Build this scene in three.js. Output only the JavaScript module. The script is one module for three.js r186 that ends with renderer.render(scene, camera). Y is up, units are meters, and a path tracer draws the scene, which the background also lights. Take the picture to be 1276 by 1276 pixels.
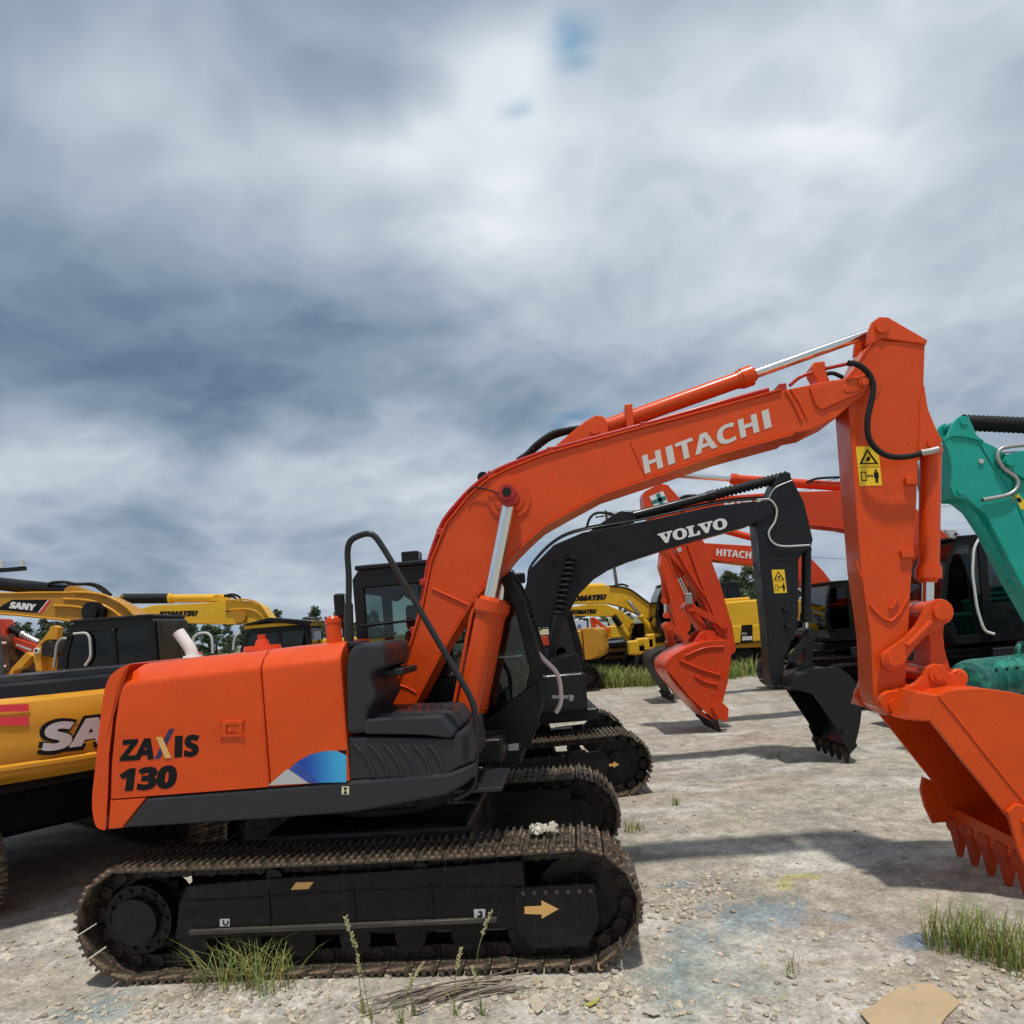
import * as THREE from 'three';
import { mergeGeometries, toCreasedNormals } from 'three/addons/utils/BufferGeometryUtils.js';
import { FontLoader } from 'three/addons/loaders/FontLoader.js';
import { RoundedBoxGeometry } from 'three/addons/geometries/RoundedBoxGeometry.js';

// ---------------------------------------------------------------- camera
const D2R = Math.PI / 180, F = 867, C = 638;                 // focal length in pixels of the 1276 px photograph
const scene = new THREE.Scene();
const CY = 779;                                              // level camera with the lens shifted up: row of the horizon at the middle of the picture
const camera = new THREE.PerspectiveCamera(2 * Math.atan(CY / F) / D2R, 1, 0.05, 3000);
camera.setViewOffset(2 * CY, 2 * CY, CY - C, 0, 2 * C, 2 * C);
camera.position.set(0, 2.2, 0);
camera.rotation.set(0, 0, -4.5 * D2R, 'YXZ');
camera.updateMatrixWorld(true);
const ray = (px, py) => new THREE.Vector3((px - C) / F, -(py - CY) / F, -1).normalize().applyQuaternion(camera.quaternion);

const renderer = new THREE.WebGLRenderer({ antialias: true });
renderer.setSize(1024, 1024);
renderer.toneMapping = THREE.LinearToneMapping;
renderer.toneMappingExposure = 1.16;
renderer.shadowMap.enabled = true;

// ---------------------------------------------------------------- noise
let seed = 12345;
const rnd = () => { seed = (seed * 1664525 + 1013904223) >>> 0; return seed / 4294967296; };
const rr = (a, b) => a + (b - a) * rnd();
const hash = (x, y) => { let h = Math.imul(x, 374761393) + Math.imul(y, 668265263) | 0; h = Math.imul(h ^ (h >>> 13), 1274126177); return ((h ^ (h >>> 16)) >>> 0) / 4294967296; };
const sm = t => t * t * (3 - 2 * t);
function vnoise(x, y, per = 0) {
  let xi = Math.floor(x), yi = Math.floor(y); const fx = sm(x - xi), fy = sm(y - yi);
  let x1 = xi + 1, y1 = yi + 1;
  if (per) { xi = ((xi % per) + per) % per; yi = ((yi % per) + per) % per; x1 = ((x1 % per) + per) % per; y1 = ((y1 % per) + per) % per; }
  const a = hash(xi, yi), b = hash(x1, yi), c = hash(xi, y1), d = hash(x1, y1);
  return (a + (b - a) * fx) * (1 - fy) + (c + (d - c) * fx) * fy;
}
function fbm(x, y, oct, per = 0) { let s = 0, a = .5, n = 0; for (let i = 0; i < oct; i++) { s += a * vnoise(x, y, per); n += a; a *= .5; x = x * 2 + 17; y = y * 2 + 31; if (per) { x -= 17; y -= 31; per *= 2; } } return s / n; }
const clamp = (v, a, b) => Math.max(a, Math.min(b, v));
const sstep = (a, b, x) => { const t = clamp((x - a) / (b - a), 0, 1); return t * t * (3 - 2 * t); };

// ---------------------------------------------------------------- sky: broken grey cloud deck
const SKYX = [-200, 0, 160, 320, 480, 640, 800, 960, 1120, 1276, 1480];
const SKYY = [-200, 0, 100, 200, 300, 400, 480, 540, 600, 700, 780];
const SKYB = [
  [.70, .68, .70, .72, .70, .72, .74, .76, .80, .80, .76],
  [.68, .66, .69, .72, .65, .73, .72, .75, .80, .81, .77],
  [.67, .67, .72, .69, .67, .86, .76, .78, .82, .76, .74],
  [.65, .65, .67, .73, .78, .83, .81, .79, .80, .75, .73],
  [.60, .59, .63, .63, .68, .83, .77, .75, .76, .73, .72],
  [.53, .51, .52, .54, .60, .74, .71, .75, .78, .74, .72],
  [.54, .53, .49, .50, .57, .60, .66, .71, .71, .71, .70],
  [.62, .62, .56, .60, .66, .70, .67, .70, .69, .67, .68],
  [.72, .72, .70, .73, .73, .73, .76, .78, .72, .66, .66],
  [.68, .67, .62, .65, .70, .74, .75, .66, .60, .62, .64],
  [.70, .70, .69, .70, .72, .76, .76, .70, .66, .66, .68]];
function gridAt(x, y) {
  const loc = (A, v) => { let i = 0; while (i < A.length - 2 && v > A[i + 1]) i++; return [i, sm(clamp((v - A[i]) / (A[i + 1] - A[i]), 0, 1))]; };
  const [i, fx] = loc(SKYX, x), [j, fy] = loc(SKYY, y);
  const a = SKYB[j][i] * (1 - fx) + SKYB[j][i + 1] * fx, b = SKYB[j + 1][i] * (1 - fx) + SKYB[j + 1][i + 1] * fx;
  return a * (1 - fy) + b * fy;
}
{
  const W = 4096, H = 2048, data = new Float32Array(W * H * 4), d = new THREE.Vector3(), c = new THREE.Vector3(), q = camera.quaternion.clone().invert();
  const lin = v => v <= .04045 ? v / 12.92 : Math.pow((v + .055) / 1.055, 2.4);
  for (let j = 0; j < H; j++) for (let i = 0; i < W; i++) {
    const az = (i + .5) / W * 2 * Math.PI - Math.PI, el = ((j + .5) / H - .5) * Math.PI, o = (j * W + i) * 4;
    d.set(Math.cos(el) * Math.cos(az), Math.sin(el), Math.cos(el) * Math.sin(az)); data[o + 3] = 1;
    if (d.y < -.02) { data[o] = .36; data[o + 1] = .36; data[o + 2] = .34; continue; }
    const y = Math.max(d.y, 0), k = 1 / (y + .30), cx = d.x * k, cz = d.z * k;
    const wx = fbm(cx * 1.3 + 7, cz * 1.3 + 3, 3) - .5, wz = fbm(cx * 1.3 + 57, cz * 1.3 + 23, 3) - .5;
    const n1 = fbm(cx * 1.7 + wx * 1.6 + 11, cz * 2.2 + wz * 1.6 + 5, 4) - .5;
    const n2 = fbm(cx * 3.6 + wx * 1.6 + 31, cz * 3.9 + wz * 1.6 + 15, 6) - .5;
    const bil = Math.abs(fbm(cx * 2.7 + wx * 1.2 + 71, cz * 3.0 + wz * 1.2 + 45 + n2 * .7, 5) - .5), bi2 = Math.abs(fbm(cx * 6.5 + wz * 1.5 + 9, cz * 7 + wx * 1.5 + n2, 4) - .5);   // billowed edges
    let base = .70 + n1 * .34, blue = 0;
    c.copy(d).applyQuaternion(q);
    if (c.z < -.15) {                                   // part of the sky the photograph shows
      const px = C - c.x / c.z * F, py = CY + c.y / c.z * F, ex = Math.max(0, -px, px - 1276) / 500, ey = Math.max(0, -py) / 500, inside = 1 - sstep(0, 1, Math.hypot(ex, ey));
      const g = gridAt(px + wx * 170 + n2 * 110, py + wz * 120 + n2 * 80);
      base = base * (1 - inside) + (g + n1 * .12) * inside;
      const hole = (hx, hy, rx, ry) => Math.exp(-((px + n2 * 130 + bil * 60 - hx) ** 2 / rx / rx + (py + n2 * 100 - bi2 * 80 - hy) ** 2 / ry / ry));
      blue = hole(742, 50, 30, 28) * sstep(-.16, .22, n2 + bi2 * 1.2 - .06) * 1.1 + hole(668, 140, 18, 12) * .4 + hole(725, 518, 46, 14) * .6 + hole(650, 690, 46, 46) * .35;
      base += hole(528, 190, 60, 42) * .11 + hole(640, 80, 60, 40) * .0 + hole(1030, 175, 90, 24) * .05 + hole(600, 320, 50, 40) * .05 - blue * .20;
    }
    base += n2 * .15 - (bil - .11) * .24 - (bi2 - .1) * .19;
    const t = clamp(base, .45, .94) * .955 + .012 + .0, s = 1 - t, bl = clamp(blue, 0, 1);
    data[o] = lin(t - .15 * s - bl * .09); data[o + 1] = lin(t); data[o + 2] = lin(Math.min(1, t + .17 * s + bl * .05));
  }
  const t = new THREE.DataTexture(data, W, H, THREE.RGBAFormat, THREE.FloatType);
  t.mapping = THREE.EquirectangularReflectionMapping; t.magFilter = t.minFilter = THREE.LinearFilter; t.needsUpdate = true;
  scene.background = t; scene.environment = t;
}
// ---------------------------------------------------------------- sun through thin cloud, high behind the camera
const sun = new THREE.DirectionalLight(new THREE.Color(1, .95, .87), 2.9);
sun.position.set(1.5, 40, 10.4).add(new THREE.Vector3(0, 0, -8)); sun.target.position.set(0, 0, -8);
sun.castShadow = true; sun.shadow.radius = 5; sun.shadow.mapSize.set(4096, 4096);
Object.assign(sun.shadow.camera, { left: -30, right: 30, top: 30, bottom: -30, near: 1, far: 120 });
scene.add(sun, sun.target);

// ---------------------------------------------------------------- materials
function tex(n, fn, srgb = true, w = n) {
  const d = new Uint8Array(w * n * 4);
  for (let j = 0; j < n; j++) for (let i = 0; i < w; i++) { const c = fn(i / w, j / n), o = (j * w + i) * 4; for (let k = 0; k < 3; k++) d[o + k] = clamp(Math.round((c.length ? c[k] : c) * 255), 0, 255); d[o + 3] = 255; }
  const t = new THREE.DataTexture(d, w, n, THREE.RGBAFormat); t.wrapS = t.wrapT = THREE.RepeatWrapping; t.magFilter = THREE.LinearFilter; t.minFilter = THREE.LinearMipmapLinearFilter; t.generateMipmaps = true;
  if (srgb) t.colorSpace = THREE.SRGBColorSpace; t.needsUpdate = true; return t;
}
const col = (r, g, b) => new THREE.Color().setRGB(r, g, b);
// dusty, faintly blotchy paint; uv are metres
const paintTex = tex(512, (u, v) => { const a = fbm(u * 6, v * 6, 5, 6), b = fbm(u * 40, v * 40, 2, 40), s = fbm(u * 48 + 3, v * 3, 3, 3); const sp = vnoise(u * 70, v * 70, 70) > .965 ? .10 : 0, du = sstep(.58, .78, fbm(u * 5 + 9, v * 5 + 2, 5, 5)) * .05; const k = .975 + (a - .5) * .08 + (b - .5) * .04 - Math.max(0, s - .70) * .2 - sp * .8; return [k, k + du * .35, k + du * .5]; });
const paintRough = tex(256, (u, v) => .50 + (fbm(u * 8, v * 8, 4, 8) - .5) * .7, false);
const paintBump = tex(256, (u, v) => fbm(u * 4, v * 4, 3, 4) * .8 + fbm(u * 30, v * 30, 2, 30) * .2, false);
const rustTex = tex(512, (u, v) => { const a = fbm(u * 8, v * 8, 5, 8), b = fbm(u * 50, v * 50, 3, 50), m = sstep(.42, .62, a * .7 + b * .3); return [.40 + m * .30 + (b - .5) * .3, .375 + m * .255 + (b - .5) * .3, .35 + m * .21 + (b - .5) * .28]; });
const grimeTex = tex(512, (u, v) => { const a = fbm(u * 7, v * 7, 5, 7), b = fbm(u * 60, v * 60, 3, 60), m = sstep(.48, .72, a * .75 + b * .25); return [.66 + m * .34, .66 + m * .30, .66 + m * .24].map(x => x * (.85 + (b - .5) * .4)); });
const grimeRough = tex(256, (u, v) => .55 + (fbm(u * 9, v * 9, 4, 9) - .5) * .8, false);
const M = {};
const paint = (c, rough = .38, cc = .35) => new THREE.MeshPhysicalMaterial({ color: c, map: paintTex, roughness: rough * 2, roughnessMap: paintRough, clearcoat: cc * .6, clearcoatRoughness: .16, specularIntensity: .5, bumpMap: paintBump, bumpScale: .0012 });
M.orange = paint(col(.70, .074, .0065));
M.red = paint(col(.68, .060, .012), .45, .2);
M.redDark = paint(col(.45, .03, .02), .4, .3);
M.doosan = paint(col(.55, .05, .022), .5, .2);
M.yellow = paint(col(.62, .28, .022), .42, .25);
M.yellow2 = paint(col(.76, .43, .025), .45, .2);
M.amber = paint(col(.50, .235, .025), .45, .2);
M.teal = paint(col(.012, .36, .28), .42, .25);
M.tealWorn = new THREE.MeshStandardMaterial({ color: col(.05, .42, .33), map: grimeTex, roughness: .8, roughnessMap: grimeRough, bumpMap: paintBump, bumpScale: .004 });
M.grey = paint(col(.020, .021, .024), .42, .3);
M.greyPlastic = new THREE.MeshPhysicalMaterial({ color: col(.022, .0235, .027), map: paintTex, roughness: .9, specularIntensity: .8, roughnessMap: paintRough });
M.black = paint(col(.006, .006, .0065), .45, .25);
M.volvo = paint(col(.010, .0105, .012), .42, .3);
M.frameBlack = new THREE.MeshPhysicalMaterial({ specularIntensity: .6, color: col(.018, .0178, .0175), map: grimeTex, roughness: .85, roughnessMap: grimeRough, bumpMap: paintBump, bumpScale: .003 });
M.rubber = new THREE.MeshPhysicalMaterial({ color: col(.010, .010, .010), roughness: .7, specularIntensity: .6 });
M.chrome = new THREE.MeshStandardMaterial({ color: col(.78, .78, .76), metalness: 1, roughness: .16 });
M.steel = new THREE.MeshStandardMaterial({ color: col(.45, .44, .42), metalness: .8, roughness: .45 });
M.shoe = new THREE.MeshStandardMaterial({ color: col(.50, .45, .385), map: rustTex, metalness: .25, roughness: .95, roughnessMap: grimeRough, bumpMap: paintBump, bumpScale: .004 });
M.shoeDark = new THREE.MeshStandardMaterial({ color: col(.085, .07, .06), map: rustTex, metalness: .2, roughness: .95, roughnessMap: grimeRough, bumpMap: paintBump, bumpScale: .004 });
M.tooth = paint(col(.50, .055, .016), .6, .05);
M.toothDark = new THREE.MeshStandardMaterial({ color: col(.10, .085, .065), map: rustTex, roughness: .8 });
M.rustBucket = new THREE.MeshStandardMaterial({ color: col(.09, .075, .06), map: rustTex, metalness: .3, roughness: .7 });
M.white = new THREE.MeshStandardMaterial({ color: col(.74, .74, .72), roughness: .5 });
M.pinkish = new THREE.MeshStandardMaterial({ color: col(.62, .50, .47), roughness: .5 });
M.silver = new THREE.MeshStandardMaterial({ color: col(.52, .52, .52), roughness: .35, metalness: .3 });
M.silverText = new THREE.MeshStandardMaterial({ color: col(.60, .58, .55), roughness: .5 });
M.ink = new THREE.MeshPhysicalMaterial({ color: col(.006, .006, .007), roughness: .5, specularIntensity: .4 });
M.inkBlue = new THREE.MeshStandardMaterial({ color: col(.02, .02, .10), roughness: .45 });
M.gold = new THREE.MeshStandardMaterial({ color: col(.70, .40, .13), roughness: .45 });
M.tape = new THREE.MeshStandardMaterial({ color: col(.68, .03, .05), roughness: .4 });
M.sticker = new THREE.MeshStandardMaterial({ color: col(.85, .55, .02), roughness: .45 });
M.stickerPale = new THREE.MeshStandardMaterial({ color: col(.72, .66, .42), roughness: .5 });
M.paper = new THREE.MeshStandardMaterial({ color: col(.50, .50, .49), roughness: .6 });
M.seat = new THREE.MeshStandardMaterial({ color: col(.05, .05, .052), roughness: .9 });
M.curtain = new THREE.MeshStandardMaterial({ color: col(.085, .062, .045), map: grimeTex, roughness: .95 });
M.glass = new THREE.MeshPhysicalMaterial({ color: col(.62, .70, .68), transmission: 1, thickness: 0, roughness: .03, ior: 1.5 });
M.glassDark = new THREE.MeshPhysicalMaterial({ color: col(.09, .10, .10), transmission: 1, thickness: 0, roughness: .03, ior: 1.5 });
M.glassMid = new THREE.MeshPhysicalMaterial({ color: col(.42, .45, .45), transmission: 1, thickness: 0, roughness: .03, ior: 1.5 });
M.dust = new THREE.MeshStandardMaterial({ color: col(.15, .135, .115), map: grimeTex, roughness: .95 });
M.mirror = new THREE.MeshStandardMaterial({ color: col(.8, .82, .84), metalness: 1, roughness: .04 });
M.pole = new THREE.MeshStandardMaterial({ color: col(.36, .35, .33), map: grimeTex, roughness: .9 });

// ---------------------------------------------------------------- helpers
const V = (x, y, z) => new THREE.Vector3(x, y, z);
const used = {};
const numbered = n => { used[n] = (used[n] ?? -1) + 1; return used[n] ? `${n}_${String(used[n]).padStart(3, '0')}` : n; };
function mesh(name, geo, mat, parent) { const m = new THREE.Mesh(geo, mat); m.name = name; m.castShadow = m.receiveShadow = true; parent.add(m); return m; }
function tag(o, label, category, group, kind) { o.userData.label = label; o.userData.category = category; if (group) o.userData.group = group; if (kind) o.userData.kind = kind; return o; }
const structure = (name, geo, mat) => { const m = mesh(name, geo, mat, scene); m.userData.kind = 'structure'; return m; };
function thing(name, label, category, pos, yaw = 0, group) { const g = new THREE.Group(); g.name = numbered(name); g.position.copy(pos); g.rotation.y = yaw; scene.add(g); g.updateMatrixWorld(true); return tag(g, label, category, group); }
const part = (name, parent) => { const g = new THREE.Group(); g.name = name; parent.add(g); return g; };
const Z = (ox, oy, s) => list => list.map(([x, y]) => [ox + x * s, oy + y * s]);          // enlarged crop -> photograph pixels
const z8 = Z(640, 560, 440 / 1276), z7 = Z(1000, 680, 276 / 800), z6 = Z(860, 380, 416 / 1276), z5 = Z(500, 380, 400 / 1276), z2 = Z(380, 640, 340 / 1276), z1 = Z(0, 700, 440 / 1276),
  z1b = Z(0, 640, 260 / 1276), z2b = Z(150, 700, 260 / 1276), z3 = Z(60, 980, 400 / 1276), z4 = Z(420, 900, 420 / 1276), z4b = Z(690, 680, 270 / 1276), z5b = Z(960, 640, 316 / 1276), z9 = Z(560, 700, 200 / 1276), z10 = Z(0, 740, 110 / 1276), z8b = Z(420, 640, 180 / 1276);

function ptsShape(pts) { return new THREE.Shape(pts.map(p => new THREE.Vector2(p.x ?? p[0], p.y ?? p[1]))); }
function ext(pts, w0, w1, bevel = .006, holes) {                                          // outline in local x,y, from local z = w0 to w1
  const s = ptsShape(pts); if (holes) s.holes = holes.map(h => new THREE.Path(h.map(p => new THREE.Vector2(p.x ?? p[0], p.y ?? p[1]))));
  const b = Math.min(bevel, Math.abs(w1 - w0) * .4);
  const g = new THREE.ExtrudeGeometry(s, { depth: Math.abs(w1 - w0) - 2 * b, bevelEnabled: b > 0, bevelThickness: b, bevelSize: b, bevelOffset: -b, bevelSegments: 2, curveSegments: 10 });
  g.translate(0, 0, Math.min(w0, w1) + b); return g;
}
function box(x0, x1, y0, y1, z0, z1, r = .01) { const a = Math.abs(x1 - x0), b = Math.abs(y1 - y0), c = Math.abs(z1 - z0); const g = new RoundedBoxGeometry(a, b, c, 2, Math.min(r, a * .45, b * .45, c * .45)); g.translate((x0 + x1) / 2, (y0 + y1) / 2, (z0 + z1) / 2); return g; }
function cyl(a, b, r, r2 = r, seg = 20, open = false) { const d = b.clone().sub(a), L = d.length(); const g = new THREE.CylinderGeometry(r2, r, L, seg, 1, open); g.translate(0, L / 2, 0); g.applyQuaternion(new THREE.Quaternion().setFromUnitVectors(V(0, 1, 0), d.divideScalar(L))); g.translate(a.x, a.y, a.z); return g; }
function pinZ(x, y, z0, z1, r, seg = 24) { return cyl(V(x, y, z0), V(x, y, z1), r, r, seg); }
function tube(pts, r, seg = 8, n = 0, tension = .5) { const c = new THREE.CatmullRomCurve3(pts, false, 'catmullrom', tension); return new THREE.TubeGeometry(c, n || Math.max(8, pts.length * 6), r, seg); }
function bentTube(pts, r, bend = .08, seg = 10) {                                         // straight runs with rounded corners
  const out = [pts[0]];
  for (let i = 1; i < pts.length - 1; i++) { const a = pts[i - 1], b = pts[i], c = pts[i + 1]; const la = Math.min(bend, a.distanceTo(b) * .45), lc = Math.min(bend, c.distanceTo(b) * .45); const p = b.clone().lerp(a, la / a.distanceTo(b)), q = b.clone().lerp(c, lc / c.distanceTo(b)); for (let k = 0; k <= 5; k++) { const t = k / 5; out.push(p.clone().multiplyScalar((1 - t) ** 2).addScaledVector(b, 2 * t * (1 - t)).addScaledVector(q, t * t)); } }
  out.push(pts[pts.length - 1]);
  const path = new THREE.CurvePath(); for (let i = 0; i < out.length - 1; i++) path.add(new THREE.LineCurve3(out[i], out[i + 1]));
  return new THREE.TubeGeometry(path, out.length * 3, r, seg);
}
function loft(secs, caps = true, crease = 35) {                                           // sections: closed loops of equal length
  const n = secs[0].length, p = [], uv = []; const tri = (a, b, c) => { for (const q of [a, b, c]) { p.push(q.x, q.y, q.z); uv.push(q.x + q.z * .7, q.y + q.z * .3); } };
  for (let i = 0; i < secs.length - 1; i++) for (let k = 0; k < n; k++) { const a = secs[i][k], b = secs[i][(k + 1) % n], c = secs[i + 1][(k + 1) % n], d = secs[i + 1][k]; tri(a, b, c); tri(a, c, d); }
  if (caps) for (const s of [secs[0], secs[secs.length - 1]]) { const m = s.reduce((a, q) => a.add(q), V(0, 0, 0)).divideScalar(n); for (let k = 0; k < n; k++) tri(s[k], s[(k + 1) % n], m); }
  const g = new THREE.BufferGeometry(); g.setAttribute('position', new THREE.Float32BufferAttribute(p, 3)); g.setAttribute('uv', new THREE.Float32BufferAttribute(uv, 2)); g.computeVertexNormals();
  return toCreasedNormals(g, crease * D2R);
}
const join = list => mergeGeometries(list.map(g => { const h = g.index ? g.toNonIndexed() : g; for (const k of Object.keys(h.attributes)) if (!['position', 'normal', 'uv'].includes(k)) h.deleteAttribute(k); return h; }), false);
function smooth(pts, n = 6, closed = true) { const c = new THREE.CatmullRomCurve3(pts.map(p => V(p.x ?? p[0], p.y ?? p[1], 0)), closed, 'centripetal'); return c.getPoints(pts.length * n).slice(0, closed ? -1 : undefined); }

function roundPoly(pts, r) { const out = [], n = pts.length; for (let i = 0; i < n; i++) { const a = pts[(i + n - 1) % n], b = pts[i], c = pts[(i + 1) % n], la = Math.min(r, a.distanceTo(b) * .45), lc = Math.min(r, c.distanceTo(b) * .45), p = b.clone().lerp(a, la / a.distanceTo(b)), q = b.clone().lerp(c, lc / c.distanceTo(b)); for (let k = 0; k <= 5; k++) { const t = k / 5; out.push(p.clone().multiplyScalar((1 - t) ** 2).addScaledVector(b, 2 * t * (1 - t)).addScaledVector(q, t * t)); } } return out; }
class Frame {                                                                             // a thing's own axes: x forward, y up, z to its right
  constructor(g) { this.g = g; g.updateMatrixWorld(true); this.inv = g.matrixWorld.clone().invert(); this.o = camera.position.clone().applyMatrix4(this.inv); }
  at(px, py, w) { const d = ray(px, py).transformDirection(this.inv); return this.o.clone().addScaledVector(d, (w - this.o.z) / d.z); }     // where the sight line meets the plane z = w
  onX(px, py, u) { const d = ray(px, py).transformDirection(this.inv); return this.o.clone().addScaledVector(d, (u - this.o.x) / d.x); }
  prof(list, w) { return list.map(([x, y]) => this.at(x, y, w)); }
}
const fonts = {};
for (const [k, f] of [['sans', 'droid_sans_bold'], ['serif', 'droid_serif_bold']]) fonts[k] = await new FontLoader().loadAsync(`fonts/droid/${f}.typeface.json`);
function lettering(str, bl, br, tl, mat, parent, font = 'sans', depth = .004, bold = 0, name = 'lettering') {   // fitted between bottom-left, bottom-right and top-left corners
  const F0 = fonts[font], sc = 1 / F0.data.resolution, shapes = []; let pen = 0;
  for (const ch of str) {
    if (ch === 'I' && font === 'sans') { const h = Math.max(...F0.generateShapes('H', 1)[0].getPoints().map(q => q.y)), s = new THREE.Shape([[pen + .12 * h, 0], [pen + .39 * h, 0], [pen + .39 * h, h], [pen + .12 * h, h]].map(q => new THREE.Vector2(...q))); shapes.push(s); pen += .51 * h; continue; }
    for (const s of F0.generateShapes(ch, 1)) { const mv = q => new THREE.Vector2(q.x + pen, q.y), n = new THREE.Shape(s.getPoints(5).map(mv)); n.holes = s.holes.map(h => new THREE.Path(h.getPoints(5).map(mv))); shapes.push(n); }
    pen += F0.data.glyphs[ch].ha * sc;
  }
  const g = new THREE.ExtrudeGeometry(shapes, { depth: .2, bevelEnabled: bold > 0, bevelThickness: .01, bevelSize: bold, bevelSegments: 1 });
  g.computeBoundingBox(); const b = g.boundingBox, ex = br.clone().sub(bl), ey = tl.clone().sub(bl), ez = ex.clone().cross(ey).normalize();
  g.translate(-b.min.x, -b.min.y, -b.min.z); g.scale(1 / (b.max.x - b.min.x), 1 / (b.max.y - b.min.y), depth / (b.max.z - b.min.z));
  g.applyMatrix4(new THREE.Matrix4().makeBasis(ex, ey, ez).setPosition(bl)); g.computeVertexNormals();
  return mesh(name, g, mat, parent);
}
// ---------------------------------------------------------------- ground
const G = (px, py) => { const d = ray(px, py); return camera.position.clone().addScaledVector(d, -2.2 / d.y); };
const groundY = (x, z) => (Math.max(0, Math.sin(x * 1.1 + z * 4.6 + fbm(x, z, 2) * 3) - .4) * -.012) + (fbm(x * .5 + 40, z * .5 + 9, 3) - .5) * .07 + (fbm(x * 3 + 4, z * 3 + 9, 3) - .5) * .022 * sstep(.42, .6, fbm(x * .7 + 3, z * .7, 2));
const grassEdge = (x, z) => sstep(-.6, .9, -21.3 - z + (fbm(x * .5 + 3, z * .5, 4) - .5) * 5 + (fbm(x * .08, z * .08 + 7, 2) - .5) * 4);
const stains = [                                                                          // spilled paint and dust: centre, radii, colour, strength
  [[930, 1152], .95, .28, [.13, .25, .36], .8], [[870, 1190], .40, .55, [.22, .33, .35], .9], [[840, 1240], .45, .5, [.27, .36, .35], .9], [[1000, 1170], .8, .25, [.62, .60, .54], .8], [[960, 1225], .5, .3, [.60, .57, .50], .7], [[1090, 1060], .55, .2, [.22, .29, .33], .5],
  [[1150, 1172], .22, .12, [.06, .19, .38], .9], [[1138, 1240], .16, .07, [.10, .30, .38], .9], [[840, 1103], .16, .09, [.10, .24, .30], .8], [[925, 925], .7, .5, [.50, .27, .23], .45],
  [[120, 1262], .5, .18, [.22, .33, .36], .8], [[150, 1240], .3, .1, [.2, .32, .36], .7], [[960, 890], 1.2, .6, [.45, .33, .28], .35], [[900, 965], 1.4, .4, [.26, .30, .32], .4], [[545, 1262], .14, .1, [.12, .2, .34], .7]]
  .map(([p, rx, rz, c, k]) => ({ p: G(...p), rx, rz, c, k }));
const arcC = G(1012, 1108);
function groundColor(x, z) {
  const n1 = fbm(x * .45 + 13, z * .45 + 4, 4), n2 = fbm(x * 2.1 + 3, z * 2.1 + 8, 4), n3 = fbm(x * .9 + z * .35 + 30, z * 2.6 + 2, 5), n4 = fbm(x * 9, z * 9, 3);
  let c = [.49, .445, .37];
  const mix = (d, k) => { for (let i = 0; i < 3; i++) c[i] += (d[i] - c[i]) * k; };
  mix([.45, .37, .295], sstep(.50, .66, n1) * .75);                                     // earth
  mix([.62, .595, .54], sstep(.50, .66, n3) * .85);                                      // pale cement dust
  mix([.35, .32, .28], sstep(.55, .7, n2) * .6);
  for (const s of stains) { const dx = (x - s.p.x) / s.rx, dz = (z - s.p.z) / s.rz, r = dx * dx + dz * dz; if (r < 4) mix(s.c.map((v, i) => v * .72 + [.42, .40, .36][i] * .28), s.k * .85 * sstep(.15, .7, (1 - r * .8) + (n2 - .5) * 2.6 + (n4 - .5) * 1.1)); }
  const a = Math.hypot(x - arcC.x, (z - arcC.z) * .8), ang = Math.atan2(-(z - arcC.z), x - arcC.x); if (ang > .9 && ang < 3.3) mix([.52, .47, .13], .75 * sstep(.075, .02, Math.abs(a - .2)) * sstep(.3, .6, n4 + .15));
  mix([.13, .16, .05], grassEdge(x, z) * (.55 + n2 * .5));
  const k = .86 + n4 * .28; return c.map(v => v * k);
}
{
  const axis = (a, b, step, lo, hi) => { const r = []; for (let v = a; v <= b + 1e-6; v += step) r.push(v); let s = step; let v = b; while (v < hi) { s *= 1.16; v += s; r.push(v); } s = step; v = a; while (v > lo) { s *= 1.16; v -= s; r.unshift(v); } return r; };
  const xs = axis(-4.6, 6.2, .045, -900, 900), zs = axis(-12, -2.6, .045, -1200, 40), nx = xs.length, nz = zs.length;
  const p = new Float32Array(nx * nz * 3), c = new Float32Array(nx * nz * 3), uv = new Float32Array(nx * nz * 2), idx = [];
  for (let j = 0; j < nz; j++) for (let i = 0; i < nx; i++) {
    const x = xs[i], z = zs[j], o = j * nx + i, far = sstep(30, 60, Math.hypot(x, z));
    p.set([x, groundY(x, z) * (1 - far), z], o * 3); c.set(groundColor(x, z), o * 3); uv.set([x / 2.6, z / 2.6], o * 2);
    if (i < nx - 1 && j < nz - 1) idx.push(o, o + nx, o + 1, o + 1, o + nx, o + nx + 1);
  }
  const g = new THREE.BufferGeometry(); g.setAttribute('position', new THREE.BufferAttribute(p, 3)); g.setAttribute('color', new THREE.BufferAttribute(c, 3)); g.setAttribute('uv', new THREE.BufferAttribute(uv, 2)); g.setIndex(idx); g.computeVertexNormals();
  const gt = tex(1024, (u, v) => { const a = fbm(u * 24, v * 24, 5, 24), b = fbm(u * 130 + .5, v * 130, 2, 130), s = vnoise(u * 90, v * 90, 90) > .86 ? .12 : 0, k = .84 + (a - .5) * .30 + (b - .5) * .26 + s * .7; return [k, k * .995, k * .985]; });
  const gb = tex(1024, (u, v) => fbm(u * 20, v * 20, 5, 20) * .6 + fbm(u * 120, v * 120, 2, 120) * .4, false);
  structure('yard_ground', g, new THREE.MeshStandardMaterial({ vertexColors: true, map: gt, bumpMap: gb, bumpScale: .007, roughness: .96 }));
}
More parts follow.
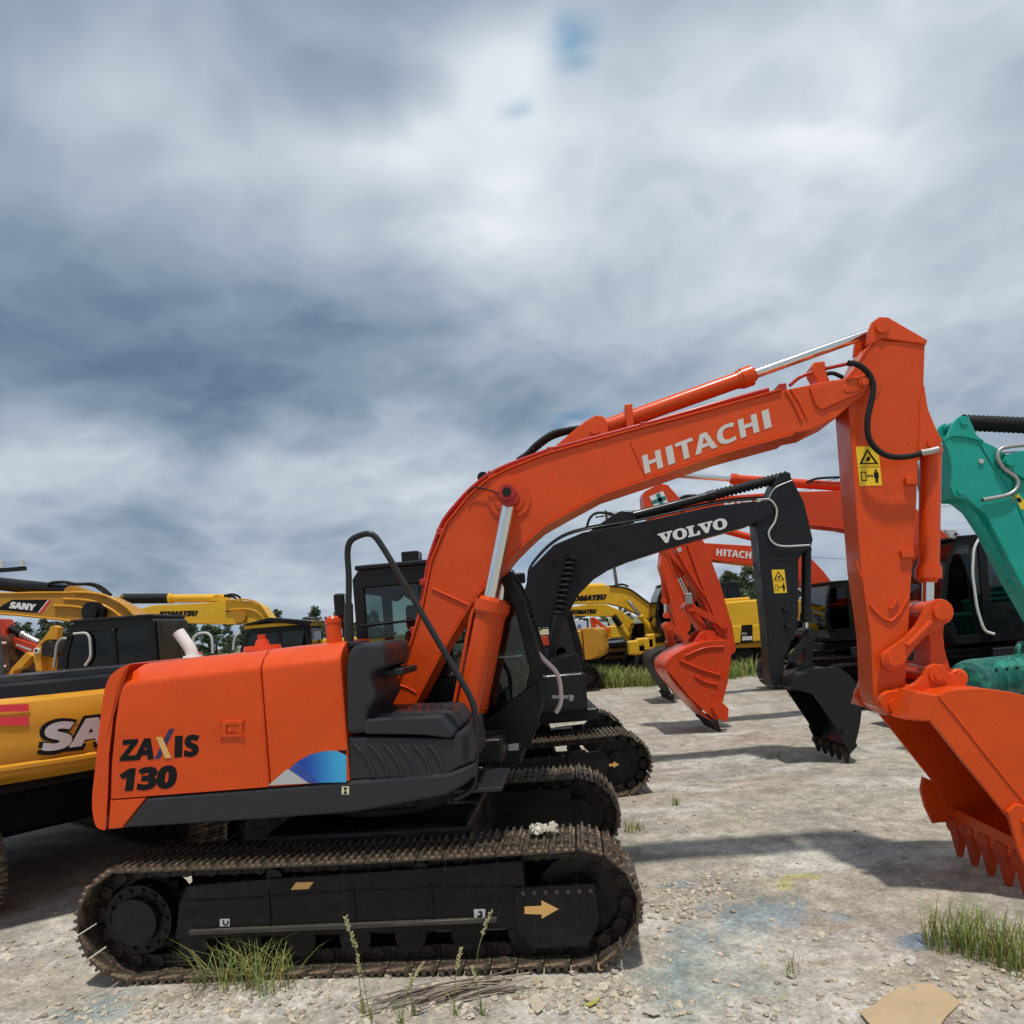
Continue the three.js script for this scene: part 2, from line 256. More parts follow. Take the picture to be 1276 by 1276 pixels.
// ---------------------------------------------------------------- crawler track with its shoes
function shoeGeo(pitch, width, big = true) {                                              // triple-grouser plate, x along the chain, y outwards
  const h = pitch / 2 - .004, t = .014, r = .026, q = pitch / 3; const pts = [[-h, 0], [h, 0], [h, t]];
  for (const k of [1, 0, -1]) { const c = k * q * .92; pts.push([c + .014, t], [c + .008, t + r], [c - .008, t + r], [c - .014, t]); }
  pts.push([-h, t]); const list = [ext(pts, -width / 2, width / 2, 0)];
  if (big) for (const sx of [-.5, .5]) for (const sz of [-.1, .1]) list.push(new THREE.CylinderGeometry(.014, .014, .016, 6).translate(sx * q * .95, t + .008, sz * width * 1.6));
  return join(list);
}
function trackLoop(xr, xf, yr, yf, R, sag) {                                              // closed outline: bottom run, idler, top run with sag, sprocket
  const pts = []; const n = 14;
  for (let k = 0; k <= n; k++) { const a = -Math.PI / 2 + Math.PI * k / n; pts.push(V(xf + Math.cos(a) * R, yf + Math.sin(a) * R, 0)); }
  for (let k = 1; k < 10; k++) { const t = k / 10; pts.push(V(xf + (xr - xf) * t, (yf + R) * (1 - t) + (yr + R) * t - sag * Math.sin(Math.PI * t), 0)); }
  for (let k = 0; k <= n; k++) { const a = Math.PI / 2 + Math.PI * k / n; pts.push(V(xr + Math.cos(a) * R, yr + Math.sin(a) * R, 0)); }
  return pts;
}
const resample = (pts, count) => { const P = [...pts, pts[0]]; const L = [0]; for (let i = 1; i < P.length; i++) L.push(L[i - 1] + P[i].distanceTo(P[i - 1])); const T = L[L.length - 1], out = []; let j = 0; for (let k = 0; k < count; k++) { const s = T * k / count; while (L[j + 1] < s) j++; const f = (s - L[j]) / (L[j + 1] - L[j]); out.push({ p: P[j].clone().lerp(P[j + 1], f), d: P[j + 1].clone().sub(P[j]).normalize(), T }); } return out; };
function makeTrack(fr, o) {
  const { xr, xf, yr, yf, R, sag = .02, wMid, width, side, detail = true } = o, tr = part('crawler_track', fr.g), loop = trackLoop(xr, xf, yr, yf, R, sag);
  const T = resample(loop, 4)[0].T, count = Math.round(T / .171), pitch = T / count, ring = resample(loop, count);
  const mat = o.mat || M.shoe, geo = shoeGeo(pitch, width, detail);
  if (o.single) { const all = ring.map(({ p, d }) => geo.clone().applyMatrix4(new THREE.Matrix4().makeRotationZ(Math.atan2(-d.y, -d.x)).setPosition(p.x, p.y, wMid))); mesh('shoe_belt', join(all), mat, tr); }
  else for (const { p, d } of ring) { const m = mesh('shoe', geo, mat, tr); m.position.set(p.x, p.y, wMid); m.rotation.z = Math.atan2(-d.y, -d.x); }
  // link chain just inside the shoes
  const link = new THREE.CylinderGeometry(.045, .045, .05, 8).rotateX(Math.PI / 2), links = [];
  for (const { p, d } of ring) for (const s of [-.07, .07]) links.push(ext([[-pitch * .53, -.09], [pitch * .53, -.09], [pitch * .53, -.01], [-pitch * .53, -.01]], s - .018, s + .018, 0).applyMatrix4(new THREE.Matrix4().makeRotationZ(Math.atan2(-d.y, -d.x)).setPosition(p.x, p.y, wMid)), link.clone().applyMatrix4(new THREE.Matrix4().makeRotationZ(Math.atan2(-d.y, -d.x)).setPosition(p.x - d.y * .05, p.y + d.x * .05, wMid + s * 1.1)));
  const ch = mesh('link_chain', join(links), M.shoeDark, tr); ch.userData.kind = 'stuff';
  // sprocket with teeth and motor cover, idler
  const teeth = 21, sp = []; for (let k = 0; k < teeth * 2; k++) { const a = k / teeth * Math.PI, r = k % 2 ? R - .04 : R - .10; sp.push([xr + Math.cos(a) * r, yr + Math.sin(a) * r]); }
  const sps = mesh('sprocket', join([ext(sp, wMid - .03, wMid + .03, .004), pinZ(xr, yr, wMid - side * width * .3, wMid + side * width * .30, R * .66, 36)]), M.frameBlack, tr);
  const bolts = []; for (let k = 0; k < 14; k++) { const a = k / 14 * 2 * Math.PI; bolts.push(pinZ(xr + Math.cos(a) * R * .56, yr + Math.sin(a) * R * .56, wMid + side * width * .29, wMid + side * (width * .30 + .018), .016, 6)); }
  mesh('motor_cover', join([pinZ(xr, yr, wMid + side * width * .28, wMid + side * (width * .30 + .05), R * .44, 32), ...bolts]), M.frameBlack, tr);
  mesh('idler', join([pinZ(xf, yf, wMid - .05, wMid + .05, R - .08, 32), pinZ(xf, yf, wMid - .09, wMid + .09, R * .4, 24)]), M.frameBlack, tr);
  for (let k = 0; k < 7; k++) { const x = xr + (xf - xr) * (k + 1) / 8, y = yr - R + .17; mesh('roller', join([pinZ(x, y, wMid - .13, wMid + .13, .085, 18), pinZ(x, y, wMid - .15, wMid - .11, .105, 18), pinZ(x, y, wMid + .11, wMid + .15, .105, 18)]), M.frameBlack, tr); }
  return tr;
}
// ---------------------------------------------------------------- cab: frame with real openings, panes, seat
function makeCab(fr, o) {
  const { x0, x1, y0, y1, w0, w1 } = o, cab = part('cab', fr.g), L = x1 - x0, H = y1 - y0, mat = o.mat || M.black, glass = o.glass || M.glassDark, t = .05;
  const P = (u, v) => [x0 + u * L, y0 + v * H];
  const side = [P(.0, 0), P(.90, 0), P(.985, .22), P(1, .42), P(.93, .76), P(.84, .97), P(.80, 1), P(.04, 1), P(0, .95)];
  const win = o.windows || [[[.07, .42], [.40, .42], [.40, .91], [.09, .91]], [[.46, .20], [.86, .20], [.94, .40], [.885, .72], [.81, .91], [.46, .91]]];
  for (const w of [w0, w1]) {
    const a = Math.min(w, w + Math.sign((w0 + w1) / 2 - w) * t), fm = mesh('side_frame', ext(side, a, a + t, .008, win.map(q => q.map(([u, v]) => P(u, v)))), mat, cab);
    for (const q of win) mesh('window_pane', ext(q.map(([u, v]) => P(u, v)), a + t * .4, a + t * .4 + .006, 0), glass, cab);
  }
  const wl = Math.min(w0, w1) + t, wh = Math.max(w0, w1) - t;
  const slab = (pts, th, name, m, parent = cab) => mesh(name, loft(pts.map(([u, v]) => { const [x, y] = P(u, v); return [V(x, y, wl), V(x, y, wh), V(x - th[0], y - th[1], wh), V(x - th[0], y - th[1], wl)]; })), m, parent);
  mesh('roof', join([ext([P(.84, .962), P(.80, 1), P(.04, 1), P(0, .95), P(.0, .93), P(.84, .93)], wl, wh, .004), box(x0 + L * .02, x0 + L * .84, y1 - .01, y1 + .035, Math.min(w0, w1) - .02, Math.max(w0, w1) + .02, .016)]), mat, cab);
  slab([[.985, .2], [1, .42], [.93, .76], [.85, .95]], [.03, 0], 'windscreen', glass);
  slab([[.90, 0], [.985, .22]], [.05, 0], 'front_panel', mat);
  mesh('rear_frame', join([box(x0, x0 + .05, y0, y0 + H * .44, wl, wh, .004), box(x0, x0 + .05, y1 - H * .12, y1 - H * .05, wl, wh, .004)]), mat, cab);
  mesh('rear_window', box(x0 + .02, x0 + .027, y0 + H * .44, y1 - H * .12, wl, wh, .001), glass, cab);
  mesh('floor', box(x0 + .05, x0 + L * .88, y0, y0 + .06, wl, wh, .004), mat, cab);
  const sx = x0 + L * .30, sy = y0 + H * .28, wm = (wl + wh) / 2;
  mesh('seat', join([box(sx - .05, sx + .48, sy, sy + .13, wm - .25, wm + .25, .05), box(sx - .12, sx + .02, sy + .08, sy + .62, wm - .24, wm + .24, .05), box(sx - .12, sx - .03, sy + .62, sy + .85, wm - .13, wm + .13, .04), box(sx, sx + .4, y0 + .06, sy, wm - .2, wm + .2, .02)]), M.seat, cab);
  mesh('console', join([box(sx, sx + .5, sy + .14, sy + .3, wl + .06, wl + .2, .03), box(sx, sx + .5, sy + .14, sy + .3, wh - .2, wh - .06, .03), cyl(V(sx + .45, sy + .28, wl + .13), V(sx + .5, sy + .5, wl + .13), .015), cyl(V(sx + .45, sy + .28, wh - .13), V(sx + .5, sy + .5, wh - .13), .015)]), M.rubber, cab);
  return cab;
}
// ---------------------------------------------------------------- hydraulic cylinder: barrel, gland, chrome rod
function ram(name, parent, a, b, f, r, mat, o = {}) {                                     // a = barrel end, b = rod end, f = where the rod leaves the barrel (0..1)
  const g = part(name, parent), d = b.clone().sub(a), at = t => a.clone().addScaledVector(d, t), L = d.length();
  mesh('barrel', join([cyl(a, at(f), r, r, 28), cyl(at(f - .085 / L), at(f), r * 1.25, r * 1.25, 28), cyl(at(f - .11 / L), at(f - .085 / L), r * 1.12, r * 1.12, 28), cyl(at(f), at(f + .03 / L), r * .95, r * .8, 28), cyl(at(.02), at(.05), r * 1.08, r * 1.08, 28)]), mat, g);
  if (o.boot) { const n = Math.round((1 - f) * L / .06), pr = []; for (let k = 0; k <= n * 2; k++) pr.push(new THREE.Vector2(r * (k % 2 ? .88 : 1.3), (1 - f) * L * k / (n * 2))); const q = new THREE.LatheGeometry(pr, 18); q.applyQuaternion(new THREE.Quaternion().setFromUnitVectors(V(0, 1, 0), d.clone().normalize())); const s = at(f); q.translate(s.x, s.y, s.z); mesh('rod_boot', q, M.rubber, g); }
  mesh('rod', cyl(at(f - .02), at(1), r * .58, r * .58, 20), M.chrome, g);
  mesh('rod_eye', pinZ(b.x, b.y, b.z - r * .9, b.z + r * .9, r * .85), o.eye || mat, g);
  return g;
}
// ---------------------------------------------------------------- bucket: side plates, wrapper sheet, ears, cutters, teeth
function makeBucket(fr, o) {
  const { outer, inner, w0, w1, mat } = o, b = part('bucket', fr.g);                      // outer: side outline (mouth edge first, then round the back to the lip); wrapper follows it
  const th = o.th || .03;
  for (const w of [w0, w1 - th]) mesh('side_plate', ext(outer, w, w + th, .006), mat, b);
  const back = smooth(o.back, 5, false), n = back.length, secs = [];
  const cx = outer.reduce((s, p) => s + p.x, 0) / outer.length, cy = outer.reduce((s, p) => s + p.y, 0) / outer.length;
  for (let i = 0; i < n; i++) { const p = back[i], d = back[Math.min(n - 1, i + 1)].clone().sub(back[Math.max(0, i - 1)]).normalize(); let nx = -d.y, ny = d.x; if ((cx - p.x) * nx + (cy - p.y) * ny < 0) { nx = -nx; ny = -ny; } secs.push([V(p.x + nx * .003, p.y + ny * .003, w0 + th), V(p.x + nx * .003, p.y + ny * .003, w1 - th), V(p.x + nx * th, p.y + ny * th, w1 - th), V(p.x + nx * th, p.y + ny * th, w0 + th)]); }
  mesh('wrapper_sheet', loft(secs), o.inMat || mat, b);
  const lip = o.lip, dir = o.tip.clone().sub(lip), side = V(-dir.y, dir.x, 0).normalize(), nt = o.teeth || 5, tw = o.tw || .045;
  for (let k = 0; k < nt; k++) { const w = w0 + .07 + (w1 - w0 - .14) * k / (nt - 1); const s = (t, a, c) => { const p = lip.clone().addScaledVector(dir, t); return [V(p.x + side.x * c, p.y + side.y * c, w - a), V(p.x + side.x * c, p.y + side.y * c, w + a), V(p.x - side.x * c, p.y - side.y * c, w + a), V(p.x - side.x * c, p.y - side.y * c, w - a)]; }; mesh('tooth', loft([s(-.22, tw * 1.15, .05), s(-.02, tw * 1.42, .06), s(.10, tw * 1.36, .058), s(.2, tw * 1.08, .048), s(.23, tw * .94, .042), s(.65, tw * .56, .026), s(1, tw * .30, .010)], true, 25), o.toothMat || mat, b); }
  return b;
}
const orientFix = g => { g.computeVertexNormals(); return g; };
// warning sticker: yellow plate, black triangle outline, black figure
function warning(parent, fr, q, w, name = 'warning_sticker') {                            // q: four photograph corners, top-left clockwise
  const p = q.map(([x, y]) => fr.at(x, y, w)), g = part(name, parent), z = Math.sign(fr.o.z - w), at = (u, v) => p[0].clone().multiplyScalar((1 - u) * (1 - v)).addScaledVector(p[1], u * (1 - v)).addScaledVector(p[2], u * v).addScaledVector(p[3], (1 - u) * v);
  const pl = (pts, lift, th = .0015, holes) => ext(pts.map(([u, v]) => at(u, v)), w + z * lift, w + z * (lift + th), 0, holes && holes.map(h => h.map(([u, v]) => at(u, v))));
  mesh('plate', pl([[0, 0], [1, 0], [1, 1], [0, 1]], .001), M.sticker, g);
  const k = [pl([[.5, .06], [.93, .45], [.07, .45]], .003, .001, [[[.5, .13], [.21, .42], [.79, .42]]]), pl([[.38, .38], [.45, .28], [.62, .26], [.56, .36]], .003, .001), pl([[.1, .64], [.34, .64], [.34, .88], [.1, .88]], .003, .001, [[[.14, .665], [.3, .665], [.3, .855], [.14, .855]]]),
    pl([[.36, .75], [.42, .70], [.42, .735], [.58, .735], [.58, .70], [.64, .75], [.58, .80], [.58, .765], [.42, .765], [.42, .80]], .003, .001), pl([[.69, .66], [.88, .66], [.9, .8], [.85, .8], [.84, .93], [.73, .93], [.72, .8], [.67, .8]], .003, .001), pl([[.75, .59], [.82, .59], [.84, .62], [.82, .65], [.75, .65], [.73, .62]], .003, .001), pl([[.04, .515], [.96, .515], [.96, .525], [.04, .525]], .003, .001)];
  mesh('pictogram', join(k), M.ink, g); return g;
}
// ================================================================ the orange excavator in front
{
  const g = thing('excavator', 'orange crawler excavator with number 130 on its hood and dark grey toolbox', 'excavator', V(-1.07, 0, -5.735), -5 * D2R, 'excavators parked in the yard');
  const fr = new Frame(g), at = (x, y, w) => fr.at(x, y, w), P = (l, w) => fr.prof(l, w);
  // ---- undercarriage
  for (const s of [1, -1]) {
    const wm = s * 1.0;
    const tr = makeTrack(fr, { xr: -1.52, xf: 1.47, yr: .405, yf: .395, R: .355, wMid: wm, width: .5, side: s, sag: .012 });
    const wf = s * 1.16, fl = a => a.map(p => s > 0 ? p : p);
    const frame = P([[222, 1127], [232, 1104], [300, 1098], [560, 1080], [650, 1072], [655, 1104], [662, 1158], [640, 1157], [218, 1172]], 1.16);
    mesh('track_frame', ext(frame, s * .86, wf, .012), M.frameBlack, tr);
    mesh('frame_ledge', box(-1.15, .93, .30, .33, s * .84, s * 1.19, .006), M.dust, tr);
    for (let k = 0; k < 7; k++) { const b = P([[652 + k * 14, 1113 - k * .5]], 1.19)[0]; mesh('guard_bolt', pinZ(b.x, b.y, s > 0 ? 1.18 : -1.2, s > 0 ? 1.2 : -1.18, .014, 6), M.dust, tr); }
    for (const x of [-.6, -.02, .5]) mesh('frame_rib', box(x, x + .018, .335, .56, s > 0 ? 1.15 : -1.172, s > 0 ? 1.172 : -1.15, .004), M.frameBlack, tr);
    mesh('inner_frame', box(-1.32, 1.42, .27, .67, s * .76, s * .82, .01), M.frameBlack, tr);
    mesh('idler_guard', ext(P([[640, 1107], [742, 1101], [748, 1150], [733, 1181], [662, 1183], [641, 1160]], 1.19), s * 1.13, s * 1.185, .012), M.frameBlack, tr);
    for (const x of [-.55, .45]) mesh('carrier_roller', join([pinZ(x, .64, wm - .14, wm + .14, .06, 16), box(x - .05, x + .05, .45, .63, wm - s * .1, wm - s * .05)]), M.frameBlack, tr);
    if (s > 0) {
      const lift = (l, a, b, m, n) => mesh(n, ext(P(l, a), a, b, 0), m, tr);
      lift(z4([[710, 698], [775, 695], [773, 674], [838, 707], [775, 743], [775, 727], [710, 725]]), 1.1855, 1.188, M.gold, 'arrow_sticker');
      lift(z4([[518, 708], [561, 707], [561, 744], [520, 745]]), 1.1615, 1.164, M.paper, 'hook_sticker');
      lift(z4([[535, 715], [546, 714], [551, 722], [550, 734], [542, 740], [531, 737], [530, 730], [538, 732], [544, 727], [542, 721], [535, 721]]), 1.1645, 1.166, M.ink, 'hook_mark');
      lift(z3([[683, 527], [722, 526], [722, 555], [683, 556]]), 1.1615, 1.164, M.paper, 'hook_sticker');
      lift(z3([[694, 531], [700, 531], [700, 544], [706, 549], [712, 544], [712, 534], [718, 534], [717, 548], [706, 554], [695, 548]]), 1.1645, 1.166, M.ink, 'hook_mark');
      lift(z3([[985, 381], [1056, 379], [1036, 407], [966, 410]]), 1.1615, 1.164, M.gold, 'plate_sticker');
      for (const [x, y] of [[-.72, .36], [.12, .43]]) mesh('frame_slot', box(x, x + .09, y, y + .08, 1.158, 1.1625, .001), M.rubber, tr);
      mesh('weld_bead', join([tube(P([[232, 1123], [330, 1118], [450, 1110], [640, 1104]], 1.163), .006, 6)]), M.frameBlack, tr);
    }
  }
  mesh('centre_frame', join([box(-.75, .75, .42, .86, -.85, .85, .06), pinZ(0, 0, 0, .01, .01), new THREE.CylinderGeometry(.55, .58, .16, 40).translate(0, .92, 0)]), M.frameBlack, g);
  // ---- revolving frame and lower skirt
  const W = 1.2, lip = (l, w) => P(l, w);
  mesh('revolving_frame', join([box(-1.7, .40, 1.0, 1.14, -1.1, .95, .02), box(.39, 1.05, 1.03, 1.15, -1.15, -.18, .02), box(.39, .8, 1.02, 1.13, -.2, .3, .02)]), M.frameBlack, g);
  const sk = mesh('side_skirt', ext(P([[183, 994], [330, 983], [433, 974], [560, 964], [592, 951], [592, 968], [575, 981], [556, 992], [440, 1013], [330, 1021], [153, 1032]], W), W - .16, W, .02), M.greyPlastic, g);
  mesh('skirt_corner', ext(P([[136.5, 997], [182, 994], [152, 1032], [134, 1034]], W), W - .16, W - .002, .012), M.orange, g);
  { const q = P([[426, 980], [435, 980], [435, 990], [426, 990]], W); mesh('reflector_sticker', ext(q, W, W + .002, 0), M.stickerPale, g); const h = P([[428, 981], [433, 981], [431, 985], [433, 989], [428, 989], [430, 985]], W); mesh('reflector_mark', ext(h, W + .0022, W + .0035, 0), M.ink, g); }
  // ---- counterweight wrapping round the tail
  const seam = P([[161.5, 828], [154, 838], [147, 853], [141, 895], [136, 940], [134, 996], [131.5, 1034]], W);
  {
    const rear = smooth(P([[160, 828], [148, 833.5], [138, 842], [131.5, 856], [126.5, 886], [119, 955], [115, 997], [116.5, 1018], [121, 1031], [129, 1034.5]], W), 3, false), secs = [];
    for (let i = 0; i <= 20; i++) { const t = i / 20 * 2 - 1, w = -t * (W + .002), bulge = .42 * (1 - t * t), inn = Math.abs(t) > .95 ? 0 : .05; secs.push([...rear.map(p => V(p.x - bulge, p.y, w)), ...[...seam].reverse().map(p => V(p.x - inn, p.y, w))]); }
    mesh('counterweight', loft(secs, true, 42), M.orange, g);
  }
  // ---- engine hood: two side doors with chamfered shoulders
  const line = (a, b, w) => { const p = at(...a, w), q = at(...b, w); return x => p.y + (q.y - p.y) * (x - p.x) / (q.x - p.x); };
  const yb = line([136, 996], [432, 973], W), yf = line([148, 851.5], [432, 820], W), yt = line([162, 828], [432, 799], W - .14), xAt = (px, py) => at(px, py, W).x;
  const seamX = y => { for (let i = 0; i < seam.length - 1; i++) if (y <= seam[i].y && y >= seam[i + 1].y) { const t = (seam[i].y - y) / (seam[i].y - seam[i + 1].y); return seam[i].x + (seam[i + 1].x - seam[i].x) * t; } return y > seam[0].y ? seam[0].x : seam[6].x; };
  const hood = (x0, x1, wIn, name, slant) => {
    const sec = (xx, o) => { const X = typeof xx === 'number' ? () => xx : xx, x = typeof xx === 'number' ? xx : seam[3].x, b = yb(x), f = yf(x), t = yt(x); return [[b, W - o], [b + (f - b) * .33, W - o], [b + (f - b) * .66, W - o], [f - .03, W - o], [f - .006, W - .004 - o], [f + .012, W - .016 - o], [(f + t) / 2, W - .066], [t - .03, W - .115], [t - .008, W - .15], [t, W - .20], [t + .006, wIn + .1], [t - .12, wIn], [b, wIn]].map(([y, w]) => V(X(y), y, w)); };
    const L = slant ? [sec(y => seamX(y) + .012, .014), sec(y => seamX(y) + .026, 0)] : [sec(x0, .012), sec(x0 + .012, 0)];
    return mesh(name, loft([...L, sec(x1 - .012, 0), sec(x1, .012)], true, 28), M.orange, g);
  };
  const xs = xAt(329.5, 900), xe = xAt(429.5, 900);
  hood(0, xs - .004, -1.19, 'engine_door', true); hood(xs + .004, xe, .42, 'tank_door', false);
  // latch
  { const q = z1([[803, 575], [878, 573], [878, 632], [803, 634]]), p = P(q, W), h = P(z1([[818, 587], [866, 585], [866, 622], [818, 624]]), W); const l = part('door_latch', g); mesh('latch_frame', ext(p, W - .004, W + .012, .004, [h]), M.orange, l); mesh('latch_handle', ext(P(z1([[822, 590], [862, 588], [862, 617], [822, 619]]), W), W - .004, W + .008, .004), M.orange, l); const k = at(...z1([[840, 604]])[0], W); mesh('lock', pinZ(k.x, k.y, W, W + .014, .014, 16), M.orange, l); for (const [x, y] of z1([[799, 576], [799, 634], [882, 574], [882, 632]])) { const c = at(x, y, W); mesh('hinge_pin', cyl(V(c.x, c.y - .012, W + .006), V(c.x, c.y + .012, W + .006), .008, .008, 8), M.orange, l); } }
  // lettering and the blue and grey flash
  const put = (l, m, n, d = .0022, k = 0) => mesh(n, ext(P(l, W + .0005 + k), W + .0005 + k, W + .0005 + k + d, 0), m, g);
  const c3 = (bl, br, tl, f = z1, w = W + .0006) => f([bl, br, tl]).map(p => at(...p, w));
  lettering('ZA', ...c3([432, 721], [556, 714], [445, 643]), M.ink, g, 'sans', .002, .05); lettering('IS', ...c3([630, 709], [718, 703], [633, 629]), M.ink, g, 'sans', .002, .05); lettering('130', ...c3([424, 832], [634, 818], [434, 748]), M.ink, g, 'sans', .002, .06);
  put(z1([[559, 712], [578, 711], [630, 603], [612, 604]]), M.inkBlue, 'letter_stroke'); put(z1([[564, 634], [585, 632], [620, 708], [597, 710]]), M.gold, 'letter_stroke', .0022, .0026);
  {
    const gt = tex(4, u => { const k = sstep(.05, .95, u); return [.06 + .16 * k, .22 + .44 * k, .62 + .22 * k]; }, true, 128), xa = at(361, 950, W).x, xb = at(433, 950, W).x;      // printed two-tone blue
    gt.wrapS = THREE.ClampToEdgeWrapping; gt.repeat.set(1 / (xb - xa), 1); gt.offset.set(-xa / (xb - xa), 0);
    const fl = new THREE.MeshPhysicalMaterial({ map: gt, roughness: .35 }), fl2 = new THREE.MeshPhysicalMaterial({ color: col(.012, .06, .34), roughness: .3, clearcoat: .4 });
    put(z1([[1045, 750], [1075, 722], [1125, 695], [1175, 684], [1215, 683], [1252, 700], [1252, 796], [1118, 800]]), fl, 'blue_flash'); put(z1([[1045, 750], [1075, 722], [1095, 740], [1150, 799], [1118, 800]]), fl2, 'blue_flash', .0015, .0024); put(z1([[970, 808], [1034, 752], [1045, 750], [1118, 800]]), M.silver, 'grey_flash', .0022);
    put(z1([[1218, 681], [1252, 681], [1252, 698]]), M.ink, 'flash_corner', .0022);
  }
  // caps and pipes on the hood
  { const c = at(327, 806, .75), y = yt(c.x); mesh('filler_cap', join([new THREE.CylinderGeometry(.125, .135, .035, 28).translate(c.x, y + .02, .75), new THREE.CylinderGeometry(.04, .055, .05, 20).translate(c.x, y + .055, .75), new THREE.CylinderGeometry(.03, .03, .05, 8).translate(c.x, y + .09, .75)]), M.red, g);
    const d = at(417, 800, .85), y2 = yt(d.x); mesh('breather_pot', join([new THREE.CylinderGeometry(.054, .054, .16, 24).translate(d.x, y2 + .07, .85), new THREE.CylinderGeometry(.058, .058, .03, 24).translate(d.x, y2 + .155, .85), new THREE.CylinderGeometry(.03, .045, .02, 24).translate(d.x, y2 + .178, .85)]), M.orange, g);
    const e = at(240, 818, -.6); mesh('exhaust_pipe', join([bentTube([V(e.x, yt(e.x) - .05, -.6), V(e.x, yt(e.x) + .07, -.6), V(e.x - .12, yt(e.x) + .26, -.6)], .055, .07, 16), new THREE.CylinderGeometry(.08, .09, .03, 20).translate(e.x, yt(e.x) + .015, -.6)]), M.white, g); }
  // ---- right-hand tank column, toolbox and handrail
  mesh('tank_column', ext(roundPoly(P(z2([[192, 1034], [190, 720], [200, 655], [222, 622], [262, 603], [352, 600], [372, 622], [376, 720], [300, 752], [330, 870], [288, 935], [284, 1030]]), W - .005), .04), .48, W - .005, .03), M.greyPlastic, g);
  mesh('tank_top', box(at(470, 832, .8).x - .02, at(508, 832, .8).x, at(480, 838, .8).y - .02, at(480, 833, .8).y, .5, .95, .01), M.grey, g);
  const tb = part('toolbox', g);
  mesh('box_body', ext(P(z2([[200, 1042], [690, 1052], [700, 1035], [772, 988], [790, 1100], [786, 1165], [720, 1192], [660, 1232], [200, 1252]]), W - .02), .55, W - .02, .02), M.greyPlastic, tb);
  mesh('lid', join([ext(roundPoly(P(z2([[284, 1026], [284, 958], [640, 944], [708, 1024], [690, 1046], [560, 1030]]), W - .05), .028), .52, W - .0, .012), ext(roundPoly(P(z2([[292, 1000], [318, 930], [690, 918], [744, 992], [706, 1028], [500, 1010]]), W - .2), .03), .52, W - .14, .012)]), M.greyPlastic, tb);
  const treads = []; for (let i = 0; i < 9; i++) for (let j = 0; j < 5; j++) { const a = at(475 + i * 11, 882, .9 - j * .08); const yy = at(...z2([[540, 922]])[0], W - .2).y + .003; treads.push(new THREE.CylinderGeometry(.010, .014, .006, 8).translate(a.x, yy, .95 - j * .085)); }
  mesh('anti_slip_tread', join(treads), M.rubber, tb).userData.kind = 'stuff';
  for (let k = 0; k < 6; k++) { const o = k * 69; mesh('rib', tube(P(z2([[228 + o, 1078], [270 + o * .99, 1120], [300 + o * .97, 1165], [322 + o * .96, 1218]]), W - .018), .0125, 8), M.greyPlastic, tb); const e = at(...z2([[322 + o * .96, 1220]])[0], W - .018); mesh('rib_end', pinZ(e.x, e.y, W - .025, W - .008, .014, 10), M.greyPlastic, tb); }
  for (let k = 0; k < 3; k++) mesh('vent_slot', ext(P(z2([[738, 1048 + k * 36], [764, 1036 + k * 36], [766, 1060 + k * 36], [740, 1074 + k * 36]]), W - .019), W - .021, W - .012, .003), M.rubber, tb);
  mesh('step_plate', join([box(at(570, 955, .9).x, at(627, 948, .9).x, 1.12, 1.15, .5, 1.1, .005), ...[0, 1, 2, 3, 4].map(i => box(at(575 + i * 10, 955, .9).x, at(578 + i * 10, 955, .9).x, 1.15, 1.158, .52, 1.08, .002))]), M.grey, g);
  const hr = P(z2([[206, 600], [204, 420], [206, 290], [196, 172]]), .98).concat(P(z2([[214, 116], [312, 84], [362, 152], [560, 490], [784, 872], [800, 955], [796, 1210]]), 1.0), P([[590, 985], [566, 996]], 1.1));
  mesh('handrail', join([bentTube(hr, .021, .1, 14), cyl(hr[0], hr[1], .034, .03, 14), box(hr[0].x - .1, hr[0].x + .1, hr[0].y - .04, hr[0].y, .85, 1.02, .01)]), M.grey, g);
  // ---- cab on the far side
  const cx0 = at(438, 712, -.28).x, cx1 = at(676, 826, -.28).x, cy1 = at(490, 706, -.28).y;
  const cab = makeCab(fr, { x0: cx0, x1: cx1, y0: 1.15, y1: cy1, w0: -.28, w1: -1.22, mat: M.black, glass: M.glass, windows: [[[.05, .40], [.36, .40], [.36, .90], [.06, .90]], [[.42, .40], [.60, .40], [.60, .90], [.42, .90]], [[.66, .16], [.85, .16], [.93, .40], [.875, .72], [.80, .90], [.66, .90]]] });
  for (const y of [.56, .70]) mesh('guard_bar', cyl(V(cx0 + .05, 1.15 + (cy1 - 1.15) * y, -.26), V(cx0 + (cx1 - cx0) * .62, 1.15 + (cy1 - 1.15) * y + .03, -.26), .011, .011, 8), M.black, cab);
  mesh('curtain', join([0, 1, 2, 3, 4, 5].map(i => { const x = cx0 + .07 + i * .165, y = cy1 - .12; return ext(smooth([[x, y], [x + .165, y], [x + .16, y - .09], [x + .0825, y - .14], [x + .005, y - .09]], 4), -1.16, -1.145, 0); }).concat([ext([[cx0 + .36, cy1 - .1], [cx0 + .56, cy1 - .1], [cx0 + .52, cy1 - .9], [cx0 + .40, cy1 - .9]], -1.16, -1.13, 0)])), M.curtain, cab);
  mesh('work_lamp', join([box(at(502, 689, -.6).x, at(523, 689, -.6).x, cy1 + .035, cy1 + .15, -.7, -.52, .012), box(at(472, 701, -.6).x, at(482, 701, -.6).x, cy1 + .03, cy1 + .06, -.75, -.6, .01)]), M.black, cab);
